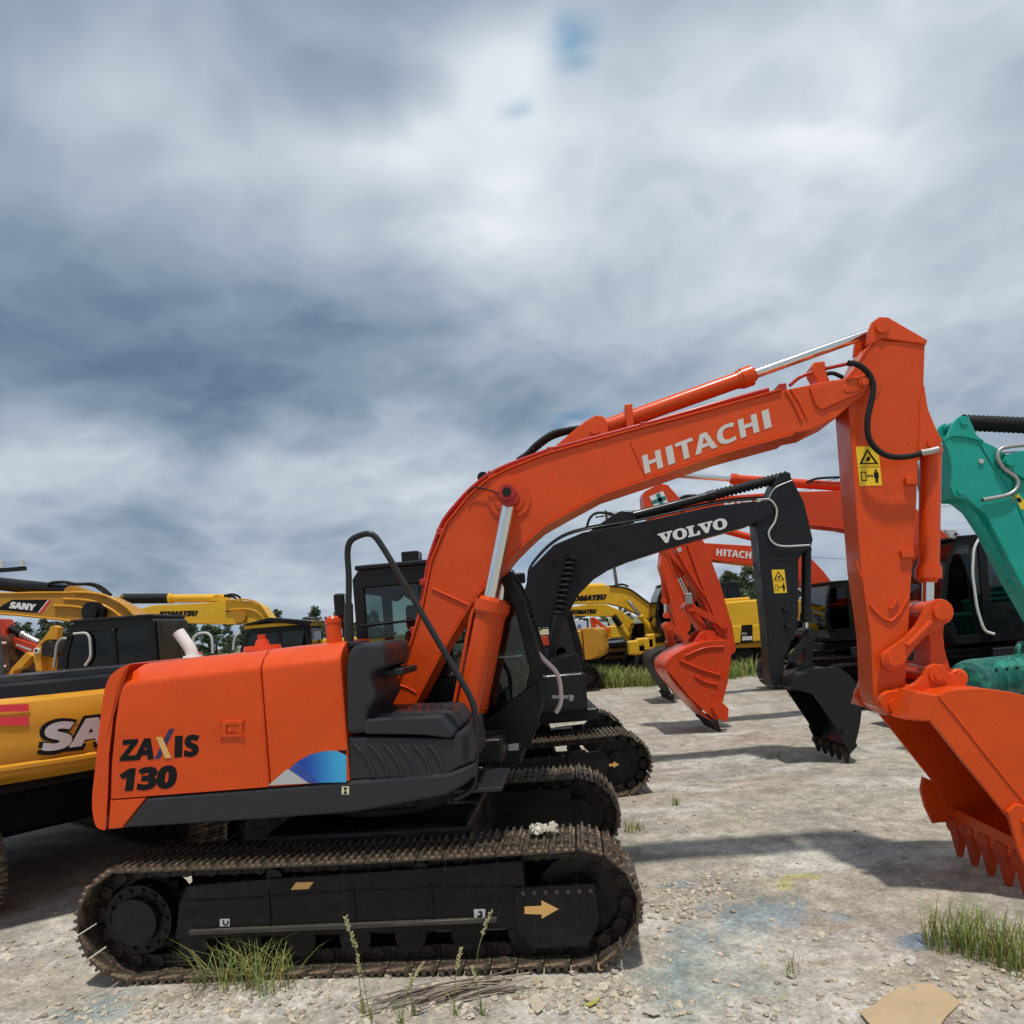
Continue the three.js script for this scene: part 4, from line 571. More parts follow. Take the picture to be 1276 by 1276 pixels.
// ================================================================ two more orange machines facing left, on the right
{
  const g = thing('excavator', 'orange-red crawler excavator facing left with green cross sticker on its arm head', 'excavator', V(8.3, 0, -12.9), Math.PI, 'excavators parked in the yard'), fr = new Frame(g), P = (l, w) => fr.prof(l, w), at = (x, y, w) => fr.at(x, y, w);
  lowerWorks(fr, {}); tail(fr, { mat: M.red, tankMat: M.black });
  const cab = makeCab(fr, { x0: fr.at(1318, 720, -1.33).x, x1: fr.at(1172, 740, -1.33).x, y0: 1.3, y1: fr.at(1222, 668, -1.33).y, w0: -.33, w1: -1.33, mat: M.black, glass: M.glassMid, windows: [[[.06, .36], [.28, .36], [.28, .93], [.08, .93]], [[.34, .36], [.58, .36], [.58, .93], [.34, .93]], [[.65, .08], [.88, .08], [.955, .40], [.91, .72], [.83, .93], [.65, .93]]] });
  mesh('cab_rail', bentTube(P(z5b([[1058, 113], [1024, 170], [1016, 300], [1040, 480], [1076, 592], [1126, 606]]), -1.37), .022, .12, 10), M.white, cab);
  mesh('roof_mirror', join([ext(P(z5b([[870, 82], [928, 80], [938, 112], [900, 125]]), -1.3), -1.34, -1.28, .01), pinZ(at(...z5b([[930, 112]])[0], -1.3).x, at(...z5b([[930, 112]])[0], -1.3).y, -1.34, -1.26, .05)]), M.paper, cab);
  mesh('steering_ring', new THREE.TorusGeometry(.2, .015, 8, 24).rotateX(1.2).translate(at(...z5b([[1175, 545]])[0], -1.0).x, at(...z5b([[1175, 545]])[0], -1.0).y, -1.0), M.rubber, cab);
  const wb = .23, boom = part('boom', g);
  mesh('boom_box', ext(P([...z8([[600, 205], [770, 168], [905, 158], [1040, 152], [1190, 148]]), [1090, 610], [1130, 625], [1165, 652], [1192, 678], [1215, 740], [1225, 800], [1195, 810], [1170, 760], [1140, 700], [1100, 668], ...z8([[1200, 285], [1075, 272], [900, 262], [640, 255]])], -wb), -wb, wb, .012), M.red, boom);
  mesh('boom_flange', tube(P([...z8([[1200, 288], [1075, 275], [900, 265], [650, 258]])], -wb), .02, 6), M.redDark, boom);
  lettering('HITACHI', ...letter3(fr, z8, [[760, 212], [1010, 205], [760, 186]], -wb - .002), M.white, boom, 'sans', .003, .03);
  { const a = at(...z8([[1200, 135]])[0], 0), b = at(...z8([[535, 90]])[0], 0); ram('arm_ram', g, a, b, .62, .085, M.red); mesh('line_hose', join([tube(P(z8([[1060, 118], [1100, 105], [1185, 100]]), -.1), .022), tube(P(z8([[590, 185], [620, 170], [660, 168]]), -.1), .03)]), M.rubber, g); }
  const wa = .19, arm = part('arm', g);
  mesh('arm_box', ext(P(z8([[468, 165], [475, 150], [530, 122], [558, 128], [600, 175], [640, 260], [692, 340], [745, 480], [792, 640], [802, 712], [780, 734], [745, 690], [690, 560], [640, 470], [560, 380], [525, 355], [500, 260], [472, 215]]), -wa), -wa, wa, .012), M.red, arm);
  for (const l of [[[545, 355], [600, 500], [680, 660]], [[628, 345], [700, 540], [770, 700]], [[580, 352], [650, 470], [705, 548]]]) mesh('edge_rib', tube(P(z8(l), -wa - .01), .022, 6), M.red, arm);
  { const q = part('cross_sticker', g), w = -wa - .002, e = (l, m, n, k) => mesh(n, ext(P(z8(l), w - k), w - k - .002, w - k, 0), m, q); e([[490, 170], [540, 150], [560, 195], [510, 212]], M.white, 'plate', 0); e([[514, 162], [528, 157], [544, 200], [530, 205]], new THREE.MeshStandardMaterial({ color: col(.02, .20, .17), roughness: .5 }), 'cross_bar', .003); e([[498, 186], [547, 167], [552, 181], [503, 199]], new THREE.MeshStandardMaterial({ color: col(.02, .20, .17), roughness: .5 }), 'cross_bar', .003); }
  mesh('paper_label', ext(P(z8([[578, 362], [604, 352], [608, 368], [584, 376]]), -wa - .003), -wa - .006, -wa - .003, 0), M.paper, arm);
  { const a = at(...z8([[500, 250]])[0], 0), b = at(...z8([[640, 545]])[0], 0), c = at(...z8([[630, 572]])[0], 0), l1 = at(...z8([[742, 632]])[0], 0), l3 = at(...z8([[695, 672]])[0], 0); ram('bucket_ram', g, a, b, .7, .085, M.red); for (const s of [1, -1]) mesh('side_link', linkBar(c, l1, .055, s * .24 - .03, s * .24 + .03), M.red, g); mesh('bucket_link', linkBar(c, l3, .07, -.15, .15), M.red, g); mesh('grease_fitting', join([box(at(...z8([[632, 540]])[0], -.25).x - .06, at(...z8([[632, 540]])[0], -.25).x + .06, at(...z8([[632, 540]])[0], -.25).y - .1, at(...z8([[632, 540]])[0], -.25).y + .1, -.3, -.24, .01)]), M.steel, arm); }
  const w1 = -.55, outer = P(z8([[790, 720], [775, 840], [748, 945], [740, 985], [705, 960], [640, 900], [590, 840], [556, 800], [556, 765], [590, 735], [690, 694], [765, 690]]), w1), back = P(z8([[765, 690], [690, 694], [600, 730], [558, 762], [553, 800], [585, 850], [640, 910], [700, 972], [742, 1000]]), w1);
  const tip = at(...z8([[757, 1034]])[0], w1), lip = at(...z8([[728, 985]])[0], w1); tip.z = lip.z = 0;
  const b = makeBucket(fr, { outer, back, w0: -.55, w1: .55, mat: M.red, lip, tip, teeth: 5, toothMat: M.toothDark, tw: .05 });
  for (const l of [[[622, 745], [690, 718], [760, 712]], [[600, 762], [680, 795], [748, 815]], [[655, 818], [690, 838], [738, 850]]]) mesh('side_rib', tube(P(z8(l), w1 - .01), .018, 6), M.red, b);
  mesh('side_cutter', ext(P(z8([[728, 892], [775, 935], [772, 985], [738, 972], [712, 930]]), w1), w1 - .04, w1, .01), M.red, b);
  { const p = at(...z8([[782, 720]])[0], -.3); mesh('bucket_pin', join([pinZ(p.x, p.y, -.32, .32, .1), pinZ(l3x(), l3y(), -.3, .3, .1)]), M.red, b); function l3x() { return at(...z8([[695, 672]])[0], 0).x; } function l3y() { return at(...z8([[695, 672]])[0], 0).y; } }
  for (const s of [1, -1]) mesh('ear', ext(P(z8([[640, 715], [670, 665], [690, 655], [715, 668], [770, 690], [800, 715], [785, 735], [700, 720]]), -.25), s * .25 - .03, s * .25 + .03, .01), M.red, b);
}
{
  const g = thing('excavator', 'far orange crawler excavator facing left with rusty dark bucket and white boom lettering', 'excavator', V(8.6, 0, -17.3), Math.PI, 'excavators parked in the yard'), fr = new Frame(g), P = (l, w) => fr.prof(l, w), at = (x, y, w) => fr.at(x, y, w);
  lowerWorks(fr, {}); tail(fr, { mat: M.red, tankMat: M.black });
  makeCab(fr, { x0: at(1082, 750, -1.33).x, x1: at(1027, 750, -1.33).x, y0: 1.25, y1: at(1050, 725, -1.33).y, w0: -.33, w1: -1.33, mat: M.black, glass: M.glassDark });
  const wb = .25, boom = part('boom', g);
  mesh('boom_box', ext(P(z8([[560, 335], [690, 338], [890, 350], [1000, 362], [1078, 396], [1120, 440], [1152, 482], [1150, 560], [1110, 600], [1090, 560], [1068, 500], [1000, 445], [890, 420], [690, 396], [560, 385]]), -wb), -wb, wb, .012), M.red, boom);
  lettering('HITACHI', ...letter3(fr, z8, [[732, 384], [871, 397], [734, 358]], -wb - .003), M.white, boom, 'sans', .004, .02);
  { const a = at(...z8([[1000, 355]])[0], 0), b = at(...z8([[560, 240]])[0], 0); ram('arm_ram', g, a, b, .6, .085, M.red); }
  const arm = part('arm', g), wa = .2;
  mesh('arm_box', ext(P(z8([[545, 300], [575, 250], [600, 330], [615, 400], [640, 560], [640, 650], [612, 690], [590, 670], [560, 520], [530, 420]]), -wa), -wa, wa, .012), M.red, arm);
  { const a = at(...z8([[540, 370]])[0], 0), b = at(...z8([[552, 600]])[0], 0), l1 = at(...z8([[612, 680]])[0], 0), l3 = at(...z8([[568, 700]])[0], 0), c = at(...z8([[556, 640]])[0], 0); ram('bucket_ram', g, a, b, .8, .09, M.red); for (const s of [1, -1]) mesh('side_link', linkBar(c, l1, .07, s * .26 - .03, s * .26 + .03), M.red, g); mesh('bucket_link', linkBar(c, l3, .08, -.15, .15), M.red, g); }
  const w1 = -.6, outer = P(z8([[600, 712], [592, 800], [586, 890], [560, 860], [520, 810], [500, 770], [505, 745], [545, 725]]), w1), back = P(z8([[600, 712], [545, 722], [505, 742], [500, 772], [522, 815], [560, 870], [578, 905]]), w1), tip = at(...z8([[578, 916]])[0], w1), lip = at(...z8([[572, 890]])[0], w1); tip.z = lip.z = 0;
  makeBucket(fr, { outer, back, w0: -.6, w1: .6, mat: M.rustBucket, lip, tip, teeth: 5, toothMat: M.toothDark, tw: .05 });
}
// ================================================================ teal machine at the right edge
{
  const g = thing('excavator', 'teal green crawler excavator reaching in beside the orange bucket', 'excavator', V(9.6, 0, -8.7), Math.PI, 'excavators parked in the yard'), fr = new Frame(g), P = (l, w) => fr.prof(l, w), at = (x, y, w) => fr.at(x, y, w);
  lowerWorks(fr, {}); tail(fr, { mat: M.teal }); stdCab(fr, { mat: M.black });
  const wa = -.17, arm = part('arm', g);
  mesh('arm_box', ext(P(z6([[985, 525], [1000, 500], [1080, 500], [1165, 540], [1240, 590], [1290, 660], [1340, 800], [1420, 1060], [1440, 1250], [1395, 1290], [1250, 1040], [1130, 800], [1060, 745], [1010, 735], [1000, 610]]), wa), wa, -wa, .014), M.teal, arm);
  for (const s of [1, -1]) mesh('head_plate', ext(smooth(P(z6([[972, 520], [985, 492], [1005, 450], [1030, 426], [1058, 432], [1076, 462], [1092, 498], [1120, 522], [1060, 510], [1000, 505]]), wa), 3), s > 0 ? wa - .02 : -wa - .03, s > 0 ? wa + .03 : -wa + .02, .008), M.teal, arm);
  mesh('tail_plate', ext(smooth(P(z6([[962, 505], [985, 560], [998, 640], [996, 700], [1010, 732], [1045, 742], [1060, 720], [1030, 640], [1010, 560], [985, 505]]), wa), 3), wa - .012, wa + .03, .008), M.teal, arm);
  mesh('tail_plate', ext(smooth(P(z6([[962, 505], [985, 560], [998, 640], [996, 700], [1010, 732], [1045, 742], [1060, 720], [1030, 640], [1010, 560], [985, 505]]), wa), 3), -wa - .03, -wa + .012, .008), M.teal, arm);
  { const a = at(...z6([[1041, 446]])[0], wa), b2 = at(...z6([[1030, 712]])[0], wa), c = at(...z6([[1110, 598]])[0], wa); mesh('head_pin', pinZ(a.x, a.y, wa - .035, -wa + .03, .05), M.teal, arm); mesh('ram_pin', pinZ(b2.x, b2.y, wa - .03, -wa + .03, .045), M.teal, arm); mesh('grease_nipple', pinZ(c.x, c.y, wa - .02, wa, .03), M.silver, arm); }
  mesh('edge_weld', tube(P(z6([[1095, 505], [1150, 600], [1230, 720], [1300, 880], [1370, 1060]]), wa - .002), .014, 6), M.teal, arm);
  mesh('arm_hose', tube(P(z6([[1290, 535], [1230, 540], [1185, 552], [1175, 585], [1200, 625], [1245, 660], [1250, 695], [1215, 725], [1118, 745]]), wa - .04), .024, 8, 60), M.steel, arm);
  { const a = at(...z6([[1035, 735]])[0], 0), b = at(...z6([[1310, 1150]])[0], 0); ram('bucket_ram', g, a, b, .8, .085, M.teal); }
  { const a = at(...z6([[1500, 470]])[0], 0), b = at(...z6([[1041, 450]])[0], 0); ram('arm_ram', g, a, b, .16, .078, M.teal, { boot: true }); }
  const boom = part('boom', g), wb = .22;
  mesh('boom_box', ext(P(z6([[1195, 600], [1210, 570], [1280, 555], [1480, 560], [1700, 640], [1800, 780], [1860, 1050], [1760, 1080], [1680, 860], [1560, 740], [1400, 690], [1270, 660], [1215, 625]]), -wb), -wb, -wb + .02, .006), M.teal, boom);
  mesh('boom_core', ext(P(z6([[1280, 562], [1480, 566], [1690, 646], [1790, 784], [1850, 1045], [1770, 1070], [1690, 860], [1560, 735], [1400, 682], [1280, 652]]), -wb), -wb + .02, wb, .01), M.teal, boom);
  for (const s of [.1, -.14]) mesh('ram_bracket', ext(P(z6([[1440, 572], [1475, 500], [1500, 455], [1530, 460], [1560, 520], [1590, 615]]), 0), s, s + .04, .008), M.teal, boom);
  { const p = at(...z6([[1218, 598]])[0], -wb); mesh('boom_pin', pinZ(p.x, p.y, -wb - .04, wb, .06), M.teal, boom); }
  { const w = wa - .003, e = (l, m, n, k) => mesh(n, ext(P(z6(l), w - k), w - k - .002, w - k, 0), m, arm); e([[1228, 735], [1252, 720], [1310, 790], [1290, 790], [1255, 775]], M.sticker, 'warning_plate', 0); e([[1236, 742], [1262, 735], [1268, 752], [1246, 756]], M.ink, 'warning_mark', .003); }
  // curled bucket: ribbed drum-shaped back with wear plugs
  const b = part('bucket', g), A = at(1206, 850, -.5), B = at(1300, 838, .25), ax = B.clone().sub(A).normalize(), up = V(0, 1, 0), sd = ax.clone().cross(up).normalize(), sec = (t, r) => { const c = A.clone().addScaledVector(B.clone().sub(A), t), o = []; for (let k = 0; k < 20; k++) { const a = k / 20 * 2 * Math.PI; o.push(c.clone().addScaledVector(up, Math.cos(a) * r).addScaledVector(sd, Math.sin(a) * r)); } return o; };
  mesh('shell', loft([sec(-.02, .17), sec(0, .235), sec(.04, .262), ...[.08, .2, .21, .22, .34, .35, .36, .48, .49, .5, .62, .63, .64, .78, .79, .8].map((t, i) => sec(t, i % 3 === 2 && i ? .262 : .268)), sec(.97, .265), sec(1, .255)], true, 30), M.tealWorn, b);
  for (let k = 0; k < 7; k++) { const c = A.clone().addScaledVector(B.clone().sub(A), .1 + k * .13).addScaledVector(up, .13); const o = sd.clone().multiplyScalar(sd.dot(fr.o.clone().sub(c)) > 0 ? 1 : -1); c.addScaledVector(o, .225); mesh('wear_plug', cyl(c, c.clone().addScaledVector(o, .022).addScaledVector(up, .012), .016, .016, 8), M.rubber, b); }
  { const c = A.clone().addScaledVector(B.clone().sub(A), .72).addScaledVector(up, .25), ring = new THREE.TorusGeometry(.085, .035, 10, 24); ring.applyQuaternion(new THREE.Quaternion().setFromUnitVectors(V(0, 0, 1), sd)); ring.translate(c.x, c.y + .06, c.z); mesh('lifting_eye', ring, M.tealWorn, b); mesh('eye_base', cyl(c.clone().addScaledVector(ax, -.18).addScaledVector(up, -.02), c.clone().addScaledVector(ax, .2).addScaledVector(up, .0), .045, .045, 10), M.tealWorn, b); }
}
// ================================================================ yellow machines on the left
{ // the near one: tail with the big lettering turned towards us
  const g = thing('excavator', 'yellow crawler excavator seen from behind, big grey lettering and red tape on its counterweight', 'excavator', V(-5.62, 0, -7.95), 141 * D2R, 'excavators parked in the yard'), fr = new Frame(g), R = 2.72;
  lowerWorks(fr, { noTracks: true }); tail(fr, { mat: M.yellow, hoodMat: M.black, y0: 1.2, y1: 1.93 });
  for (const k of [1, -1]) { const tr = makeTrack(fr, { xr: -1.62, xf: 1.7, yr: .45, yf: .44, R: .405, wMid: k * 1.1, width: .6, side: k, mat: M.shoe }); mesh('track_frame', box(-1.35, 1.3, .36, .62, k * .98, k * 1.28, .03), M.frameBlack, tr); }
  mesh('hood_top', join([loft([...Array(15)].map((_, i) => { const w = 1.24 * (1 - i / 7), x = -Math.sqrt(2.60 ** 2 - w * w); return [V(-1.6, 1.92, w), V(x, 1.92, w), V(x + .02, 2.02, w), V(x + .07, 2.05, w), V(-1.6, 2.06, w)]; }), true, 30), loft([...Array(15)].map((_, i) => { const w = 1.2 * (1 - i / 7), x = -Math.sqrt(2.50 ** 2 - w * w); return [V(-1.6, 2.055, w), V(x, 2.055, w), V(x + .02, 2.10, w), V(-1.6, 2.11, w)]; }), true, 30)]), M.black, g);
  const bend = m => { const p = m.geometry.attributes.position; for (let i = 0; i < p.count; i++) { const w = p.getZ(i); p.setX(i, p.getX(i) + R - Math.sqrt(R * R - w * w)); } m.geometry.computeVertexNormals(); return m; };
  const on = (x, y, k) => fr.onX(x, y, -R + .012 - k);
  const L = [[56, 938], [214, 912], [60, 902]], out = L.map(p => on(...p, .001));
  bend(lettering('SANY', ...[[50, 944], [220, 917], [54, 898]].map(p => on(...p, .004)), M.ink, g, 'sans', .006, .12)); bend(lettering('SANY', ...L.map(p => on(...p, .010)), M.silver, g, 'sans', .004, .05));
  for (const q of [[[-60, 882], [40, 877], [40, 886.5], [-60, 890]], [[-60, 897], [40, 893], [40, 904], [-60, 906]]]) { const c = q.map(p => on(...p, .0)); const n = 14, secs = []; for (let i = 0; i <= n; i++) { const t = i / n, a = c[0].clone().lerp(c[1], t), b = c[3].clone().lerp(c[2], t), f = v => -Math.sqrt(R * R - v.z * v.z); secs.push([V(f(a) - .003, a.y, a.z), V(f(b) - .003, b.y, b.z), V(f(b) + .004, b.y, b.z), V(f(a) + .004, a.y, a.z)]); } mesh('reflective_tape', loft(secs), M.tape, g); }
  { const f = w => -Math.sqrt(R * R - w * w), secs = (y, h, d) => [...Array(25)].map((_, i) => { const w = 1.2 * (1 - i / 12), x = f(w); return [V(x + .03, y - h, w), V(x - d, y - h * .4, w), V(x - d, y + h * .4, w), V(x + .03, y + h, w)]; }); mesh('lower_moulding', loft(secs(1.36, .035, .012)), M.yellow, g); }
}
{ // machine facing left, black cab
  const g = thing('excavator', 'yellow crawler excavator with black cab and white slanted lettering on a black boom panel', 'excavator', V(-5.35, 0, -11.1), Math.PI, 'excavators parked in the yard'), fr = new Frame(g), P = (l, w) => fr.prof(l, w), at = (x, y, w) => fr.at(x, y, w);
  lowerWorks(fr, {}); tail(fr, { mat: M.amber, hoodMat: M.amber, y1: 2.0 });
  const xf = at(72, 830, -1.33).x, xr = at(192, 770, -1.33).x;
  const cab = makeCab(fr, { x0: xr, x1: xf, y0: 1.25, y1: at(150, 771, -1.33).y, w0: -.33, w1: -1.33, mat: M.black, glass: M.glassDark });
  mesh('grab_rail', bentTube(P(z1b([[330, 940], [350, 790], [380, 762], [410, 765]]), -1.36), .02, .08), M.steel, cab); mesh('door_rail', bentTube(P(z1b([[450, 735], [530, 728], [550, 760], [556, 880], [520, 930]]), -1.36), .018, .06), M.paper, cab);
  mesh('rear_cover', box(xr - .02, xr + .0, 1.3, at(150, 771, -1.33).y - .06, -1.30, -.36, .008), M.black, cab); mesh('drip_rail', tube(P(z1b([[460, 742], [560, 715], [680, 708], [700, 720]]), -1.345), .012), M.black, cab);
  const wb = -.23, boom = part('boom', g);
  mesh('boom_box', ext(P(z1b([[-500, 480], [0, 490], [230, 486], [440, 488], [560, 494], [640, 510], [740, 560], [820, 615], [880, 720], [900, 900], [780, 900], [740, 720], [640, 665], [480, 662], [380, 648], [200, 628], [0, 612], [-500, 600]]), wb), wb, -wb, .014), M.amber, boom);
  for (const dy of [0, 14, 28]) mesh('hydraulic_line', tube(P(z1b([[440, 482], [560, 486], [650, 505], [745, 552], [800, 600], [835, 640]]).map(([x, y]) => [x - dy * .8, y + dy * .6]), wb - .02), .024, 8, 40), M.yellow, boom);
  mesh('boom_top_edge', tube(P(z1b([[-500, 478], [0, 488], [230, 484], [440, 484]]), wb), .02, 6), M.yellow, boom); mesh('boom_low_edge', tube(P(z1b([[-500, 602], [0, 614], [200, 630], [380, 650], [480, 664]]), wb), .02, 6), M.yellow, boom);
  const e = (l, m, n, k, f = z10) => mesh(n, ext(P(f(l), wb - k), wb - k - .003, wb - k, 0), m, boom);
  e([[-60, 240], [60, 150], [180, 85], [690, 84], [540, 272], [340, 262], [0, 228], [-200, 240]], M.ink, 'name_panel', .001); e([[712, 84], [738, 92], [600, 280], [565, 270]], M.tape, 'red_stripe', .001); e([[697, 84], [712, 84], [562, 272], [545, 275]], M.white, 'white_stripe', .001);
  lettering('SANY', ...letter3(fr, z10, [[130, 208], [500, 245], [160, 112]], wb - .005), M.white, boom, 'sans', .004, .08);
  e([[968, 150], [1068, 152], [1068, 218], [968, 215]], M.rubber, 'work_lamp', -.02);
  { const p = at(...z1b([[592, 605]])[0], wb); mesh('ram_pin', join([pinZ(p.x, p.y, wb - .12, -wb, .17), pinZ(p.x, p.y, wb - .2, wb, .11)]), M.frameBlack, boom); mesh('cable', tube(P(z1b([[455, 575], [490, 575], [520, 560], [545, 535]]), wb - .03), .008), M.rubber, boom); }
  { const a = at(...z1b([[450, 478]])[0], 0), b = at(...z1b([[-420, 385]])[0], 0); ram('arm_ram', g, a, b, .97, .105, M.black); }
  mesh('ram_bracket', ext(P(z1b([[410, 486], [430, 455], [460, 442], [520, 462], [580, 492]]), .0), -.12, .12, .01), M.amber, boom);
  mesh('hose', join([tube(P(z1b([[290, 440], [320, 422], [400, 420], [470, 432], [560, 430], [620, 450], [680, 498]]), -.1), .024, 8, 40), tube(P(z1b([[470, 430], [560, 436], [610, 462], [660, 500]]), .1), .024, 8, 40)]), M.rubber, boom);
}
{ // further back, yellow roof
  const g = thing('excavator', 'yellow crawler excavator with yellow cab roof and dark slanted lettering, boom held level', 'excavator', V(-5.6, 0, -17.2), Math.PI, 'excavators parked in the yard'), fr = new Frame(g), P = (l, w) => fr.prof(l, w), at = (x, y, w) => fr.at(x, y, w);
  lowerWorks(fr, {}); tail(fr, { mat: M.yellow2 });
  const y1 = at(350, 781, -1.33).y, xr = at(388, 790, -1.33).x, xf = at(294, 800, -1.33).x, cab = makeCab(fr, { x0: xr, x1: xf, y0: 1.25, y1, w0: -.33, w1: -1.33, mat: M.black, glass: M.glassDark });
  mesh('yellow_roof', box(xr + .05, xf - .2, y1 + .0, y1 + .10, -1.36, -.3, .04), M.yellow2, cab); mesh('visor', ext(P(z2b([[742, 388], [920, 342], [1180, 362], [1166, 392], [920, 366], [800, 384]]), -1.3), -1.4, -.25, .01), M.black, cab);
  mesh('mirror_loop', bentTube(P(z2b([[690, 540], [695, 480], [712, 445], [735, 436]]), -1.36), .025, .08), M.paper, cab);
  mesh('grab_rail', bentTube(P(z2b([[440, 560], [445, 470], [470, 440], [530, 432], [560, 460], [566, 560]]), -1.3), .03, .1), M.paper, g);
  const wb = -.24, boom = part('boom', g);
  mesh('boom_box', ext(P(z2b([[-20, 300], [100, 292], [200, 266], [460, 255], [700, 236], [800, 240], [868, 278], [915, 342], [940, 460], [850, 470], [820, 385], [740, 380], [430, 372], [90, 345], [-20, 350]]), wb), wb, -wb, .014), M.yellow2, boom);
  mesh('lower_edge', tube(P(z2b([[90, 346], [430, 374], [740, 382]]), wb), .022, 6), M.amber, boom);
  mesh('hydraulic_line', join([0, 12].map(d => tube(P(z2b([[640, 236], [780, 232], [850, 262], [900, 330]]).map(([x, y]) => [x, y + d]), wb - .03), .022, 6, 30))), M.yellow, boom);
  lettering("KOMATSU", ...letter3(fr, z2b, [[232, 336], [463, 332], [246, 302]], wb - .003), M.ink, boom, 'sans', .004, .09);
  mesh('cable_box', ext(P(z2b([[645, 286], [664, 286], [664, 304], [645, 304]]), wb - .02), wb - .03, wb, 0), M.rubber, boom);
  { const a = at(...z2b([[640, 222]])[0], 0), b = at(...z2b([[20, 226]])[0], 0); ram('arm_ram', g, a, b, .55, .10, M.yellow2, { boot: true }); mesh('ram_bracket', ext(P(z2b([[560, 240], [580, 205], [610, 200], [670, 228], [680, 244]]), 0), -.12, .12, .01), M.yellow2, boom); mesh('hose', join([tube(P(z2b([[635, 210], [680, 200], [720, 210], [742, 238]]), -.1), .03), tube(P(z2b([[640, 214], [690, 215], [715, 235]]), .1), .03)]), M.rubber, boom); }
  { const p = at(...z2b([[742, 338]])[0], wb); mesh('ram_pin', pinZ(p.x, p.y, wb - .15, -wb, .14), M.amber, boom); }
}
{ // far left: red-orange boom with white lettering
  const g = thing('excavator', 'dark red far-off excavator with sloping boom lettered white and a rusty bucket', 'excavator', V(-13.2, 0, -23), Math.PI, 'excavators parked in the yard'), fr = new Frame(g), P = (l, w) => fr.prof(l, w), at = (x, y, w) => fr.at(x, y, w);
  lowerWorks(fr, {}); tail(fr, { mat: M.doosan }); stdCab(fr, { mat: M.black });
  const wb = -.25, boom = part('boom', g); mesh('boom_box', ext(P(z10([[30, 500], [85, 600], [500, 735], [560, 800], [820, 1100], [760, 1180], [480, 905], [350, 850], [100, 705], [20, 600]]), wb), wb, -wb, .014), M.doosan, boom);
  lettering('DOOSAN', ...letter3(fr, z10, [[232, 748], [445, 828], [245, 718]], wb - .004), M.white, boom, 'sans', .005, .03);
  { const a = at(...z10([[560, 705]])[0], 0), b = at(...z10([[70, 455]])[0], 0); ram('arm_ram', g, a, b, .5, .1, M.steel, { boot: true }); }
  mesh('arm', ext(P(z10([[-60, 420], [10, 360], [60, 370], [105, 480], [70, 610], [0, 900], [-60, 900], [-60, 600]]), -.2), -.2, .2, .012), M.doosan, g);
  const w1 = -.6, bk = z10([[60, 600], [90, 690], [110, 850], [135, 1000], [140, 1180], [60, 1220], [-80, 1200]]), b = makeBucket(fr, { outer: P(z10([[-80, 640], [60, 600], [95, 690], [115, 850], [138, 1000], [142, 1180], [60, 1220], [-80, 1200]]), w1), back: P(bk, w1), w0: -.6, w1: .6, mat: new THREE.MeshStandardMaterial({ color: col(.40, .17, .06), map: rustTex, roughness: .8 }), lip: at(-10, 842, 0), tip: at(-18, 842, 0) });
  for (const y of [708, 1045]) mesh('wear_strip', tube(P(z10([[-60, y], [100, y + 4]]), w1 - .02), .045, 6), M.pinkish, b);
}
{
  const g = thing('excavator', 'small yellow far-off excavator with folded arm beside the dark red boom', 'excavator', V(-11.4, 0, -19.6), .5, 'excavators parked in the yard'), fr = new Frame(g), q = new Frame(g);
  lowerWorks(fr, { s: .7 }); tail(fr, { s: .7, mat: M.yellow });
  g.rotation.y = 0; g.updateMatrixWorld(true); const f2 = new Frame(g), P = (l, w) => f2.prof(l, w), at = (x, y, w) => f2.at(x, y, w);
  mesh('boom', ext(P(z10([[110, 1190], [160, 1080], [380, 845], [465, 900], [320, 1060], [200, 1120], [180, 1200]]), .15), -.15, .15, .01), M.yellow, g);
  mesh('arm', ext(P(z10([[480, 900], [500, 790], [545, 740], [600, 745], [612, 830], [585, 900], [600, 1120], [520, 1120]]), .15), -.15, .15, .01), M.yellow, g);
  mesh('upper_arm', ext(P(z10([[540, 735], [640, 620], [700, 540], [725, 475], [775, 455], [838, 490], [815, 660], [690, 665], [650, 680], [580, 745]]), .12), -.12, .12, .01), M.yellow, g);
  mesh('bucket', ext(P(z10([[600, 720], [690, 672], [740, 700], [795, 850], [720, 915], [590, 890]]), .3), -.3, .3, .02), M.rustBucket, g);
  { const p = at(...z10([[545, 820]])[0], .15); mesh('pivot_cover', pinZ(p.x, p.y, .14, .2, .08), M.white, g); mesh('pivot_pin', pinZ(p.x, p.y, .2, .23, .035), M.ink, g); }
  mesh('side_arm', ext(P(z10([[620, 900], [740, 920], [720, 1150], [610, 1150]]), .0), -.3, -.1, .01), M.yellow, g);
}
